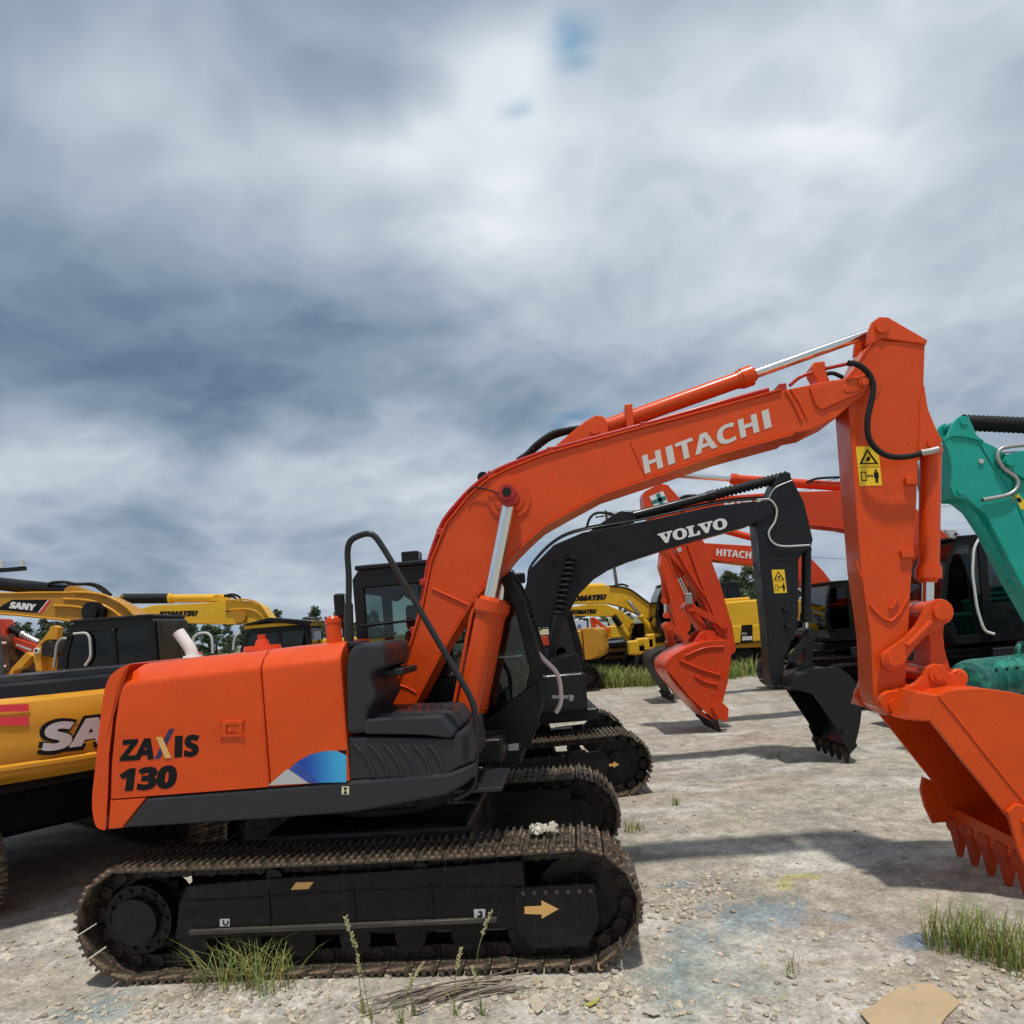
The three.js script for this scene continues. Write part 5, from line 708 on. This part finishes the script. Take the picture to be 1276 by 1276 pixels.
// ================================================================ yellow machines across the grass
{
  const g = thing('excavator', 'yellow crawler excavator standing in the grass with number 350 on its tail', 'excavator', V(6.6, 0, -25.2), Math.PI, 'excavators parked in the yard'), fr = new Frame(g), P = (l, w) => fr.prof(l, w), at = (x, y, w) => fr.at(x, y, w);
  lowerWorks(fr, { s: 1.15 }); tail(fr, { s: 1.15, mat: M.yellow2 });
  stdCab(fr, { s: 1.15, mat: M.black, y1: 2.75 });
  const wb = -.3, boom = part('boom', g);
  mesh('boom_box', ext(P(z4b([[-120, 262], [100, 245], [330, 232], [440, 250], [540, 318], [640, 385], [690, 500], [640, 560], [570, 440], [480, 395], [420, 365], [330, 342], [100, 342], [-120, 350]]), wb), wb, -wb, .014), M.yellow2, boom);
  mesh('boom_line', join([tube(P(z4b([[330, 236], [440, 254], [540, 322], [630, 388]]), wb - .03), .03, 6, 30)]), M.frameBlack, boom);
  mesh('arm_hose', tube(P(z4b([[350, 238], [400, 228], [440, 240]]), 0), .04), M.rubber, boom); mesh('arm_ram', tube(P(z4b([[-60, 246], [120, 240], [300, 236]]), 0), .1, 10), M.yellow2, g);
  lettering("KOMATSU", ...letter3(fr, z4b, [[84, 330], [301, 318], [96, 296]], wb - .004), M.ink, boom, 'sans', .005, .09);
  { const a = at(...z4b([[612, 540]])[0], -.55), b = at(...z4b([[428, 312]])[0], -.55); ram('boom_ram', g, a, b, .55, .10, M.yellow2); }
  const y0 = 1.2, R = 2.72 * 1.15; { const w = -1.335 * 1.15, p = P(z4b([[1106, 468], [1170, 465], [1172, 570], [1098, 572]]), w); mesh('dark_panel', ext(p, w - .008, w + .02, 0), M.ink, g); lettering('350', ...letter3(fr, z4b, [[1106, 558], [1168, 556], [1108, 534]], w - .01), M.white, g, 'sans', .004, .06); lettering('PC', ...letter3(fr, z4b, [[1108, 526], [1138, 525], [1108, 512]], w - .01), M.paper, g, 'sans', .004, 0); mesh('tail_flank', ext(P(z4b([[1020, 470], [1240, 460], [1256, 480], [1262, 590], [1030, 600]]), w), w, w + .5, .05), M.yellow2, g); mesh('flank_stripe', ext(P(z4b([[470, 628], [1030, 582], [1258, 572], [1258, 596], [1030, 604], [470, 645]]), w), w - .03, w + .1, .01), M.yellow, g); }
  mesh('exhaust', cyl(at(...z4b([[1015, 448]])[0], -.6), at(...z4b([[1110, 438]])[0], -.6), .1, .1, 12), M.silver, g);
  mesh('tank_step', join([[600, 560], [540, 585], [490, 600]].map(([x, y]) => { const p = at(...z4b([[x, y]])[0], -1.2); return box(p.x - .3, p.x + .3, p.y - .25, p.y + .25, -1.3, -.9, .06); })), M.yellow2, g);
}
{
  const g = thing('excavator', 'yellow crawler excavator turned towards us with its lower boom under the other yellow boom', 'excavator', V(3.6, 0, -28.2), Math.PI, 'excavators parked in the yard'), fr = new Frame(g), P = (l, w) => fr.prof(l, w), at = (x, y, w) => fr.at(x, y, w);
  lowerWorks(fr, {}); const wb = -.28, boom = part('boom', g);
  mesh('boom_box', ext(P(z4b([[-60, 380], [80, 365], [200, 345], [310, 346], [400, 385], [478, 450], [440, 570], [400, 520], [350, 420], [100, 412], [-60, 420]]), wb), wb, -wb, .014), M.yellow2, boom);
  lettering("KOMATSU", ...letter3(fr, z4b, [[97, 403], [247, 400], [104, 376]], wb - .004), M.ink, boom, 'sans', .005, .09);
  { const a = at(...z4b([[455, 560]])[0], -.5), b = at(...z4b([[350, 410]])[0], -.5); ram('boom_ram', g, a, b, .6, .11, M.yellow2, { boot: true }); }
  mesh('tank_body', join([ext(P(z4b([[296, 612], [310, 598], [440, 596], [462, 612], [462, 662], [300, 676]]), -1.0), -1.0, 1.0, .08)]), M.amber, g); mesh('body_frame', ext(P(z4b([[300, 660], [620, 640], [620, 668], [300, 690]]), -1.1), -1.1, 1.1, .03), M.amber, g);
  makeCab(fr, { x0: at(...z4b([[605, 540]])[0], -1.0).x, x1: at(...z4b([[452, 540]])[0], -1.0).x, y0: 1.2, y1: at(...z4b([[530, 458]])[0], -1).y, w0: -.1, w1: -1.2, mat: M.black, glass: M.glassDark });
  mesh('sticker', ext(P(z4b([[402, 622], [434, 620], [434, 632], [402, 634]]), -1.02), -1.025, -1.02, 0), M.paper, g);
}
{
  const g = thing('excavator', 'black-cabbed excavator standing behind the yellow machine numbered 350', 'excavator', V(10.6, 0, -31), Math.PI, 'excavators parked in the yard'), fr = new Frame(g), at = (x, y, w) => fr.at(x, y, w);
  lowerWorks(fr, { s: 1.1 }); tail(fr, { s: 1.1, mat: M.amber });
  makeCab(fr, { x0: at(923, 750, -1.4).x, x1: at(888, 750, -1.4).x, y0: 1.3, y1: at(905, 727, -1.4).y, w0: -.3, w1: -1.4, mat: M.black, glass: M.glassDark });
  const boom = part('boom', g); mesh('boom_box', ext(fr.prof([[905, 770], [880, 745], [860, 735], [845, 745], [870, 760], [890, 785]], 0), -.3, .3, .01), M.amber, boom);
}
{
  const g = thing('excavator', 'small far-off orange and yellow excavator with bent boom in front of the billboard', 'excavator', V(5.5, 0, -42), Math.PI, 'excavators parked in the yard'), fr = new Frame(g), P = (l, w) => fr.prof(l, w);
  lowerWorks(fr, { s: .8 }); tail(fr, { s: .8, mat: M.yellow2 });
  mesh('boom', ext(P(z4b([[340, 528], [300, 500], [240, 448], [225, 425], [238, 422], [345, 510]]), 0), -.2, .2, .01), M.red, g); mesh('arm', ext(P(z4b([[212, 425], [240, 420], [252, 480], [250, 560], [232, 560], [222, 480]]), 0), -.18, .18, .01), M.red, g);
  mesh('body', ext(P(z4b([[215, 545], [330, 540], [380, 560], [378, 588], [215, 590]]), .6), -.9, .9, .06), M.yellow2, g); mesh('blade', ext(P(z4b([[190, 560], [212, 558], [216, 640], [194, 655]]), .5), -1, 1, .02), M.yellow2, g);
}
{
  const g = thing('excavator', 'amber excavator arm and bucket poking out past the charcoal machine by the grass', 'excavator', V(.6, 0, -22.5), Math.PI, 'excavators parked in the yard'), fr = new Frame(g), P = (l, w) => fr.prof(l, w);
  lowerWorks(fr, { s: .9 }); tail(fr, { s: .9, mat: M.amber });
  mesh('arm', ext(P(z9([[930, 480], [970, 490], [1060, 680], [1050, 730], [1000, 720], [940, 600]]), -.2), -.2, .2, .014), M.yellow, g); mesh('link', ext(P(z9([[985, 660], [1040, 650], [1066, 690], [1040, 745], [990, 730]]), -.25), -.25, .25, .014), M.amber, g);
}
// ================================================================ roadside things
{
  const b = thing('billboard', 'white billboard with blue characters on steel posts beyond the grass', 'billboard', V(5.6, 0, -72)), fr = new Frame(b), P = l => fr.prof(z4b(l), 0);
  const blue = new THREE.MeshStandardMaterial({ color: col(.06, .16, .42), roughness: .6 }), pan = new THREE.MeshStandardMaterial({ color: col(.55, .60, .64), roughness: .6 });
  for (const q of [[[60, 435], [195, 445], [195, 500], [60, 500]], [[205, 448], [318, 450], [318, 505], [205, 503]], [[60, 508], [200, 508], [200, 565], [60, 570]]]) mesh('panel', ext(P(q), -.1, .0, .02), pan, b);
  for (const x of [75, 198, 314]) { const p = fr.at(...z4b([[x, 450]])[0], -.3); mesh('post', box(p.x - .12, p.x + .12, 0, p.y + .4, -.5, -.2, .02), M.frameBlack, b); }
  const mark = (x, y, s) => join([[[-1, -.8], [1, -.8]], [[-.9, 0], [.9, 0]], [[0, -1.1], [0, 1.1]], [[-.8, 1], [.8, .8]], [[-.7, -.3], [-.9, .9]]].map(([a, c]) => { const u = fr.at(...z4b([[x + a[0] * s, y + a[1] * s]])[0], .02), v = fr.at(...z4b([[x + c[0] * s, y + c[1] * s]])[0], .02); return cyl(u, v, .09, .09, 6); }));
  for (const [x, y] of [[110, 470], [152, 474], [240, 474], [285, 476], [105, 535], [150, 538], [178, 540]]) mesh('character', mark(x, y, 9), blue, b);
}
const wireMat = new THREE.MeshStandardMaterial({ color: col(.05, .05, .055), roughness: .7 });
function utilityPole(label, p, h, lean = 0) {
  const g = thing('utility_pole', label, 'pole', p, 0, 'utility poles along the road'); g.rotation.z = lean;
  mesh('shaft', new THREE.CylinderGeometry(.13, .2, h, 14).translate(0, h / 2, 0), M.pole, g); mesh('cross_arm', box(-1.1, 1.1, h - .6, h - .48, -.06, .06, .01), M.frameBlack, g);
  for (const x of [-1, -.4, .4, 1]) mesh('insulator', join([0, 1, 2].map(k => new THREE.CylinderGeometry(.07 - k * .012, .08 - k * .012, .07, 10).translate(x, h - .44 + k * .08, 0))), M.paper, g); return g;
}
utilityPole('grey concrete utility pole rising behind the tall orange arm', V(25.2, 0, -40), 10.5, .14);
utilityPole('dark utility pole standing beyond the dark red boom', V(-15.6, 0, -21), 5.6);
utilityPole('thin far utility pole between the two yellow booms', V(11.2, 0, -70), 13, .07);
for (const [a, b, sag] of [[V(24.2, 10, -40), V(10.2, 12.8, -70), .8], [V(25.9, 9.9, -40), V(12.2, 12.8, -70), .8], [V(24.6, 9.2, -40), V(11.2, 11, -70), .6], [V(24.2, 10, -40), V(70, 11.5, -30), 1.3], [V(25.6, 10, -40), V(71, 11.4, -30), 1.5], [V(24.8, 9.3, -40), V(70, 10.4, -30), 1.2], [V(11.2, 12.2, -70), V(60, 12, -60), 2.2], [V(11.2, 11.6, -70), V(40, 5, -60), 1.5]]) {
  const pts = []; for (let k = 0; k <= 12; k++) { const t = k / 12; pts.push(a.clone().lerp(b, t).add(V(0, -sag * 4 * t * (1 - t), 0))); }
  tag(mesh(numbered('power_line'), tube(pts, .02, 5, 30), wireMat, scene), 'thin black power line strung between utility poles', 'wire', 'power lines');
}
// ---------------------------------------------------------------- vegetation
const leafMat = [[.055, .085, .035], [.04, .07, .03], [.07, .105, .04]].map(c => new THREE.MeshPhysicalMaterial({ color: col(...c), roughness: .9, transmission: .25, thickness: 0, side: THREE.DoubleSide, vertexColors: true }));
const barkMat = new THREE.MeshStandardMaterial({ color: col(.10, .08, .06), map: grimeTex, roughness: .95 });
function crownGeo(n, H, W, conical) {                                                     // leaf clumps on branches, uneven outline with gaps
  const p = [], c = [], clumps = []; const K = conical ? 34 : 26;
  for (let k = 0; k < K; k++) { const t = .18 + .82 * Math.pow(rnd(), .8), prof = conical ? (1.05 - t) * 1.1 + .1 : Math.sin(Math.PI * Math.min(1, t * .9 + .12)) * (.7 + .5 * rnd()), a = rnd() * 6.283, r = Math.sqrt(rnd()) * W * prof; clumps.push([Math.cos(a) * r, t * H, Math.sin(a) * r, (.26 + rnd() * .3) * W * (conical ? .6 : .62), .75 + rnd() * .5]); }
  for (let i = 0; i < n; i++) { const [x, y, z, R, b] = clumps[i % K]; const u = V(rr(-1, 1), rr(-1, 1), rr(-1, 1)).normalize().multiplyScalar(R * Math.pow(rnd(), .45)); u.y *= .8; const o = V(x, y, z).add(u), s = rr(.10, .22) * W * .5, d1 = V(rr(-1, 1), rr(-.7, .9), rr(-1, 1)).normalize().multiplyScalar(s), d2 = V(rr(-1, 1), rr(-1, 1), rr(-1, 1)).cross(d1).normalize().multiplyScalar(s * .42), q = [o.clone().sub(d1), o.clone().add(d2), o.clone().add(d1), o.clone().sub(d2)], v = b * rr(.7, 1.25); for (const k of [0, 1, 2, 0, 2, 3]) { p.push(q[k].x, q[k].y, q[k].z); c.push(v, v, v * .95); } }
  const g = new THREE.BufferGeometry(); g.setAttribute('position', new THREE.Float32BufferAttribute(p, 3)); g.setAttribute('color', new THREE.Float32BufferAttribute(c, 3)); g.computeVertexNormals(); return g;
}
const crowns = [crownGeo(2600, 1, .30, false), crownGeo(2600, 1, .22, true), crownGeo(2600, 1, .36, false), crownGeo(2600, 1, .26, true)];
const trunks = [0, 1].map(() => { const l = [cyl(V(0, 0, 0), V(0, .8, 0), .022, .006, 8)]; for (let k = 0; k < 7; k++) { const a = rnd() * 6.28, y = .2 + k * .075; l.push(cyl(V(0, y, 0), V(Math.cos(a) * .13, y + .12, Math.sin(a) * .13), .008, .003, 6)); } return join(l); });
const treeSpots = []; 
for (let k = 0; k < 34; k++) { const px = -40 + k * 15.5 + rr(-5, 5), d = rr(52, 78), X = (px - C) / F * d, H = 829 - .0787 * px; const top = (px < 60 ? 778 : px < 190 ? 772 : px < 330 ? 776 : 764) + rr(-10, 14); treeSpots.push([X, -d, 2.2 + (H - top) * d / F, 'left']); }
for (let k = 0; k < 14; k++) { const px = 872 + k * 9 + rr(-4, 4), d = rr(44, 60), X = (px - C) / F * d, H = 829 - .0787 * px, top = (px < 905 ? 718 : px < 930 ? 710 : 698) + rr(-6, 12); treeSpots.push([X, -d, 2.2 + (H - top) * d / F, 'mid']); }
for (let k = 0; k < 26; k++) { const px = 480 + k * 34 + rr(-8, 8), d = rr(84, 110), X = (px - C) / F * d; treeSpots.push([X, -d, rr(2.6, 4.6), 'far']); }
treeSpots.forEach(([x, z, h, where], i) => {
  const lab = { left: ['dark green leafy tree in the row behind the yellow excavators', 'trees behind the yellow excavators'], mid: ['dark bushy tree behind the yellow machine numbered 350', 'trees behind the numbered yellow machine'], far: ['low far-off tree on the horizon beyond the grass', 'far-off trees on the horizon'] }[where];
  const t = thing('tree', lab[0], 'tree', V(x, -.1, z), rr(0, 6.28), lab[1]); t.scale.set(h, h, h); if (h < 4) t.scale.set(h * 1.5, h, h * 1.5);
  mesh('trunk', trunks[i % 2], barkMat, t); mesh('crown', crowns[i % 4], leafMat[i % 3], t);
});
// grass blades
function bladeGeo(n, h, spread, lean, w = .004, dry = .28) {
  const p = [], c = []; for (let i = 0; i < n; i++) { const a = rnd() * 6.283, r = spread * Math.sqrt(rnd()), x = Math.cos(a) * r, z = Math.sin(a) * r, H = h * rr(.45, 1), b = rnd() * 6.283, l = lean * rr(.1, 1) * H, dx = Math.cos(b) * l, dz = Math.sin(b) * l, wx = Math.sin(b) * w, wz = -Math.cos(b) * w, tone = rnd() < dry ? [1.8, 1.35, .9] : [rr(.7, 1.25), rr(.8, 1.15), rr(.6, 1)]; const S = [[0, 0, 1], [.35, .12, .9], [.7, .45, .6], [1, 1, .05]].map(([t, k, ww]) => [V(x + dx * k - wx * ww, H * t * (1 - .12 * k), z + dz * k - wz * ww), V(x + dx * k + wx * ww, H * t * (1 - .12 * k), z + dz * k + wz * ww)]); for (let k = 0; k < 3; k++) { const [A, B] = S[k], [D, E] = S[k + 1]; for (const q of [A, B, E, A, E, D]) { p.push(q.x, q.y, q.z); c.push(...tone); } } }
  const g = new THREE.BufferGeometry(); g.setAttribute('position', new THREE.Float32BufferAttribute(p, 3)); g.setAttribute('color', new THREE.Float32BufferAttribute(c, 3)); g.computeVertexNormals(); return g;
}
const grassMat = new THREE.MeshPhysicalMaterial({ color: col(.21, .25, .07), roughness: .85, transmission: .3, thickness: 0, side: THREE.DoubleSide, vertexColors: true });
{ // meadow beyond the concrete
  const geo = bladeGeo(14, .46, .18, .7, .013, .07), n = 17000, im = new THREE.InstancedMesh(geo, grassMat, n), m = new THREE.Matrix4(), q = new THREE.Quaternion(); let k = 0, guard = 0;
  while (k < n && guard++ < 200000) { const z = -20 - Math.pow(rnd(), 1.3) * 26, x = rr(-2 + z * .1, 13 - z * .35); if (rnd() > grassEdge(x, z) * 1.05) continue; const s = rr(.5, 1.25) * (.65 + fbm(x * .4, z * .4, 3)); q.setFromAxisAngle(V(0, 1, 0), rnd() * 6.28); m.compose(V(x, groundY(x, z) * .5 - .01, z), q, V(s, s * rr(.6, 1.1), s)); im.setMatrixAt(k, m); const t = rr(.75, 1.2); im.setColorAt(k, col(t * rr(.9, 1.15), t, t * .9)); k++; }
  im.count = k; im.name = 'meadow_grass'; im.castShadow = im.receiveShadow = true; im.userData = { kind: 'stuff', label: 'rough green grass beyond the concrete yard', category: 'grass' }; scene.add(im);
}
function tuft(px, py, n, h, spread, lean, label, w = .0032) { const p = G(px, py), t = mesh(numbered('grass_tuft'), bladeGeo(n, h, spread, lean, w), grassMat, scene); t.position.set(p.x, groundY(p.x, p.z) - .005, p.z); return tag(t, label, 'grass', 'grass tufts growing from the yard'); }
tuft(1180, 1182, 120, .36, .13, .75, 'green grass clump growing between the orange bucket and the cardboard'); tuft(1222, 1192, 170, .40, .15, .75, 'green grass clump growing between the orange bucket and the cardboard'); tuft(1266, 1208, 150, .40, .15, .8, 'green grass clump growing between the orange bucket and the cardboard');
tuft(300, 1226, 90, .36, .15, 1.5, 'arching green grass tuft against the orange excavator track'); tuft(340, 1230, 70, .33, .16, 1.5, 'arching green grass tuft against the orange excavator track'); tuft(262, 1224, 30, .28, .12, 1.6, 'arching green grass tuft against the orange excavator track');
tuft(790, 1035, 60, .18, .10, .7, 'small grass tuft beside the far track idler'); tuft(843, 1005, 30, .16, .05, .5, 'small dry grass sprig standing alone on the concrete'); tuft(965, 945, 70, .12, .25, .9, 'sparse dry grass under the charcoal bucket'); tuft(985, 1215, 0 + 14, .2, .05, .6, 'single thin grass sprig near the cardboard');
const seedMat = new THREE.MeshStandardMaterial({ color: col(.42, .38, .20), roughness: .9 }), stemMat = new THREE.MeshStandardMaterial({ color: col(.17, .19, .07), roughness: .85 });
for (const [bx, by, tx, ty, r] of [[462, 1272, 430, 1142, 1], [452, 1262, 446, 1190, .6], [592, 1232, 612, 1136, 1], [566, 1262, 575, 1182, .8], [515, 1262, 512, 1215, .7], [602, 1262, 588, 1205, .5], [500, 1272, 528, 1200, .5]]) {
  const b = G(bx, by), t = ray(tx, ty), top = camera.position.clone().addScaledVector(t, (b.z - .02) / t.z), g = thing('seeding_weed', 'tall weed stalk with pale seed head in front of the track', 'weed', V(b.x, groundY(b.x, b.z) - .01, b.z), 0, 'seeding weeds in front of the track'), L = top.sub(g.position), mid = L.clone().multiplyScalar(.55).add(V(-L.x * .25, 0, .02));
  const cv = new THREE.CatmullRomCurve3([V(0, 0, 0), mid, L]); mesh('stem', new THREE.TubeGeometry(cv, 14, .0026, 5), stemMat, g);
  const sl = []; for (let k = 0; k < 46; k++) { const s = .68 + .32 * k / 46, p = cv.getPoint(s), d = V(rr(-1, 1), rr(.3, 1.4), rr(-1, 1)).normalize(), e = new THREE.SphereGeometry(.0048, 5, 4).scale(.8, 2.2, .8); e.applyQuaternion(new THREE.Quaternion().setFromUnitVectors(V(0, 1, 0), d)); e.translate(p.x + d.x * .011 * r, p.y + d.y * .008, p.z + d.z * .011 * r); sl.push(e); } mesh('seed_head', join(sl), seedMat, g).userData.kind = 'stuff';
  const lg = bladeGeo(5, .2, .02, .8, .004); mesh('leaves', lg, grassMat, g);
}
// ---------------------------------------------------------------- rubble, litter
const stoneGeo = [0, 1, 2].map(k => { const g = new THREE.IcosahedronGeometry(1, 1); const p = g.attributes.position; for (let i = 0; i < p.count; i++) { const v = V(p.getX(i), p.getY(i), p.getZ(i)), n = .72 + .5 * hash(Math.round(v.x * 40) + k * 91, Math.round(v.y * 40) + Math.round(v.z * 40) * 7); p.setXYZ(i, v.x * n, v.y * n * .55, v.z * n * .8); } g.computeVertexNormals(); return g; });
const stoneMat = new THREE.MeshStandardMaterial({ color: col(.40, .36, .30), map: paintTex, roughness: .95 });
{
  const regions = [[300, 1240, 650, 1.0, .16, .008], [560, 1252, 800, .8, .18, .009], [750, 1240, 600, .25, .25, .010], [840, 1130, 400, .22, .35, .009], [900, 1105, 300, .5, .3, .009], [1000, 1255, 350, .9, .12, .008], [1190, 1235, 550, .45, .22, .009], [1000, 1200, 600, 1.2, .5, .008], [960, 1000, 500, 2.2, 1.6, .009], [100, 1180, 500, .8, .5, .009], [900, 900, 400, 3.5, 3, .011], [200, 1262, 500, .8, .1, .009]];
  const total = regions.reduce((s, r) => s + r[2], 0), per = stoneGeo.map(() => []);
  for (const [px, py, n, rx, rz, sz] of regions) { const c = G(px, py); for (let i = 0; i < n; i++) { const a = Math.sqrt(-2 * Math.log(rnd() + 1e-6)) * .75, b = rnd() * 6.283, x = c.x + Math.cos(b) * a * rx, z = c.z + Math.sin(b) * a * rz; const s = sz * Math.exp(-1.3 + 2.6 * Math.pow(rnd(), 2.2)); per[i % 3].push([x, z, s]); } }
  per.forEach((list, k) => { const im = new THREE.InstancedMesh(stoneGeo[k], stoneMat, list.length), m = new THREE.Matrix4(), q = new THREE.Quaternion(); list.forEach(([x, z, s], i) => { q.setFromEuler(new THREE.Euler(rr(-.4, .4), rnd() * 6.28, rr(-.4, .4))); m.compose(V(x, groundY(x, z) + s * .18, z), q, V(s, s, s)); im.setMatrixAt(i, m); const t = rr(.8, 1.5), w = rr(.9, 1.05); im.setColorAt(i, col(t, t * w, t * w * rr(.88, 1))); }); im.name = numbered('gravel'); im.castShadow = im.receiveShadow = true; im.userData = { kind: 'stuff', label: 'small pale stones and crumbs scattered over the yard', category: 'gravel' }; scene.add(im); });
}
{ // a little heap of pale stones left on the track
  const tr = scene.getObjectByName('excavator'), fr = new Frame(tr); for (let i = 0; i < 34; i++) { const p = fr.at(678 + rr(-15, 15), 1030, rr(.84, 1.0)), s = rr(.012, .032), m = mesh(numbered('stone'), stoneGeo[i % 3], stoneMat.clone(), scene); m.material.color.setRGB(.5, .46, .38).multiplyScalar(rr(.8, 1.15)); const h = .80 + .035 * rnd() * (1 - Math.abs(i % 5 - 2) * .2); m.position.copy(V(p.x, h, p.z).applyMatrix4(tr.matrixWorld)); m.scale.setScalar(s); m.rotation.set(rr(0, 3), rr(0, 3), rr(0, 3)); tag(m, 'pale stone in the little heap on top of the track', 'stone', 'stones heaped on the track'); }
}
{ // dry stalks
  const c = G(560, 1240), g = thing('stick_pile', 'heap of dry grey stalks lying in front of the track', 'sticks', V(c.x, groundY(c.x, c.z), c.z)), mat = [[.22, .18, .14], [.33, .28, .21], [.15, .12, .095]].map(k => new THREE.MeshStandardMaterial({ color: col(...k), roughness: .95 }));
  for (let i = 0; i < 42; i++) { const x = rr(-.32, .26), z = rr(-.07, .07) - x * .12, a = rr(-.3, .25) + .5, L = rr(.12, .32), y = rr(.008, .05); mesh('stalk', tube([V(x - Math.cos(a) * L, y * .6, z + Math.sin(a) * L * .5), V(x, y + rr(0, .012), z), V(x + Math.cos(a) * L, y * rr(.4, 1.2), z - Math.sin(a) * L * .5)], rr(.0025, .006), 5, 6), mat[i % 3], g); }
}
function flake(label, category, pts, color, thick, lift, group, name) { const P = pts.map(([x, y]) => G(x, y)), c = P.reduce((a, p) => a.add(p), V(0, 0, 0)).divideScalar(P.length), sh = new THREE.Shape(P.map(p => new THREE.Vector2(p.x - c.x, -(p.z - c.z)))), g = new THREE.ExtrudeGeometry(sh, { depth: thick, bevelEnabled: false, steps: 1 }); g.rotateX(-Math.PI / 2); const m = mesh(numbered(name), g, new THREE.MeshStandardMaterial({ color: col(...color), map: paintTex, roughness: .9, bumpMap: paintBump, bumpScale: .006 }), scene); m.position.set(c.x, groundY(c.x, c.z) + lift, c.z); m.rotation.set(rr(-.03, .03), 0, rr(-.03, .03)); return tag(m, label, category, group); }
flake('torn tan cardboard sheet lying flat beside the grass clump', 'cardboard', [[1072, 1268], [1090, 1258], [1108, 1242], [1135, 1231], [1160, 1229], [1182, 1240], [1198, 1252], [1180, 1270], [1170, 1285], [1085, 1284]], [.46, .34, .20], .006, .012, undefined, 'cardboard_sheet');
for (const [x, y, w, h, c] of [[668, 1252, 9, 12, [.50, .43, .33]], [735, 1245, 8, 4, [.45, .38, .28]], [812, 1262, 12, 5, [.48, .44, .38]], [670, 1225, 5, 7, [.42, .33, .2]], [747, 1206, 6, 5, [.4, .3, .18]]]) flake('pale torn scrap lying on the rubble', 'scrap', [[x - w, y - h * .3], [x - w * .2, y - h], [x + w * .5, y - h * .6], [x + w, y + h * .5], [x + w * .2, y + h], [x - w * .6, y + h * .4]], c, .003, .02, 'scraps on the rubble', 'paper_scrap');
flake('grey-blue crumpled plastic scrap beside the arching grass', 'scrap', [[228, 1219], [240, 1212], [252, 1215], [255, 1222], [245, 1227], [232, 1227]], [.34, .38, .42], .02, .01, undefined, 'plastic_scrap');
flake('white crumbly lump of dried cement near the cardboard', 'scrap', [[1128, 1197], [1134, 1192], [1141, 1196], [1142, 1203], [1136, 1206], [1130, 1203]], [.5, .49, .45], .012, .0, undefined, 'cement_lump');
flake('yellow-green dry leaf lying on the rubble by the track', 'leaf', [[728, 1252], [738, 1247], [748, 1243], [744, 1250], [735, 1254]], [.42, .40, .08], .003, .015, undefined, 'fallen_leaf');
renderer.render(scene, camera);
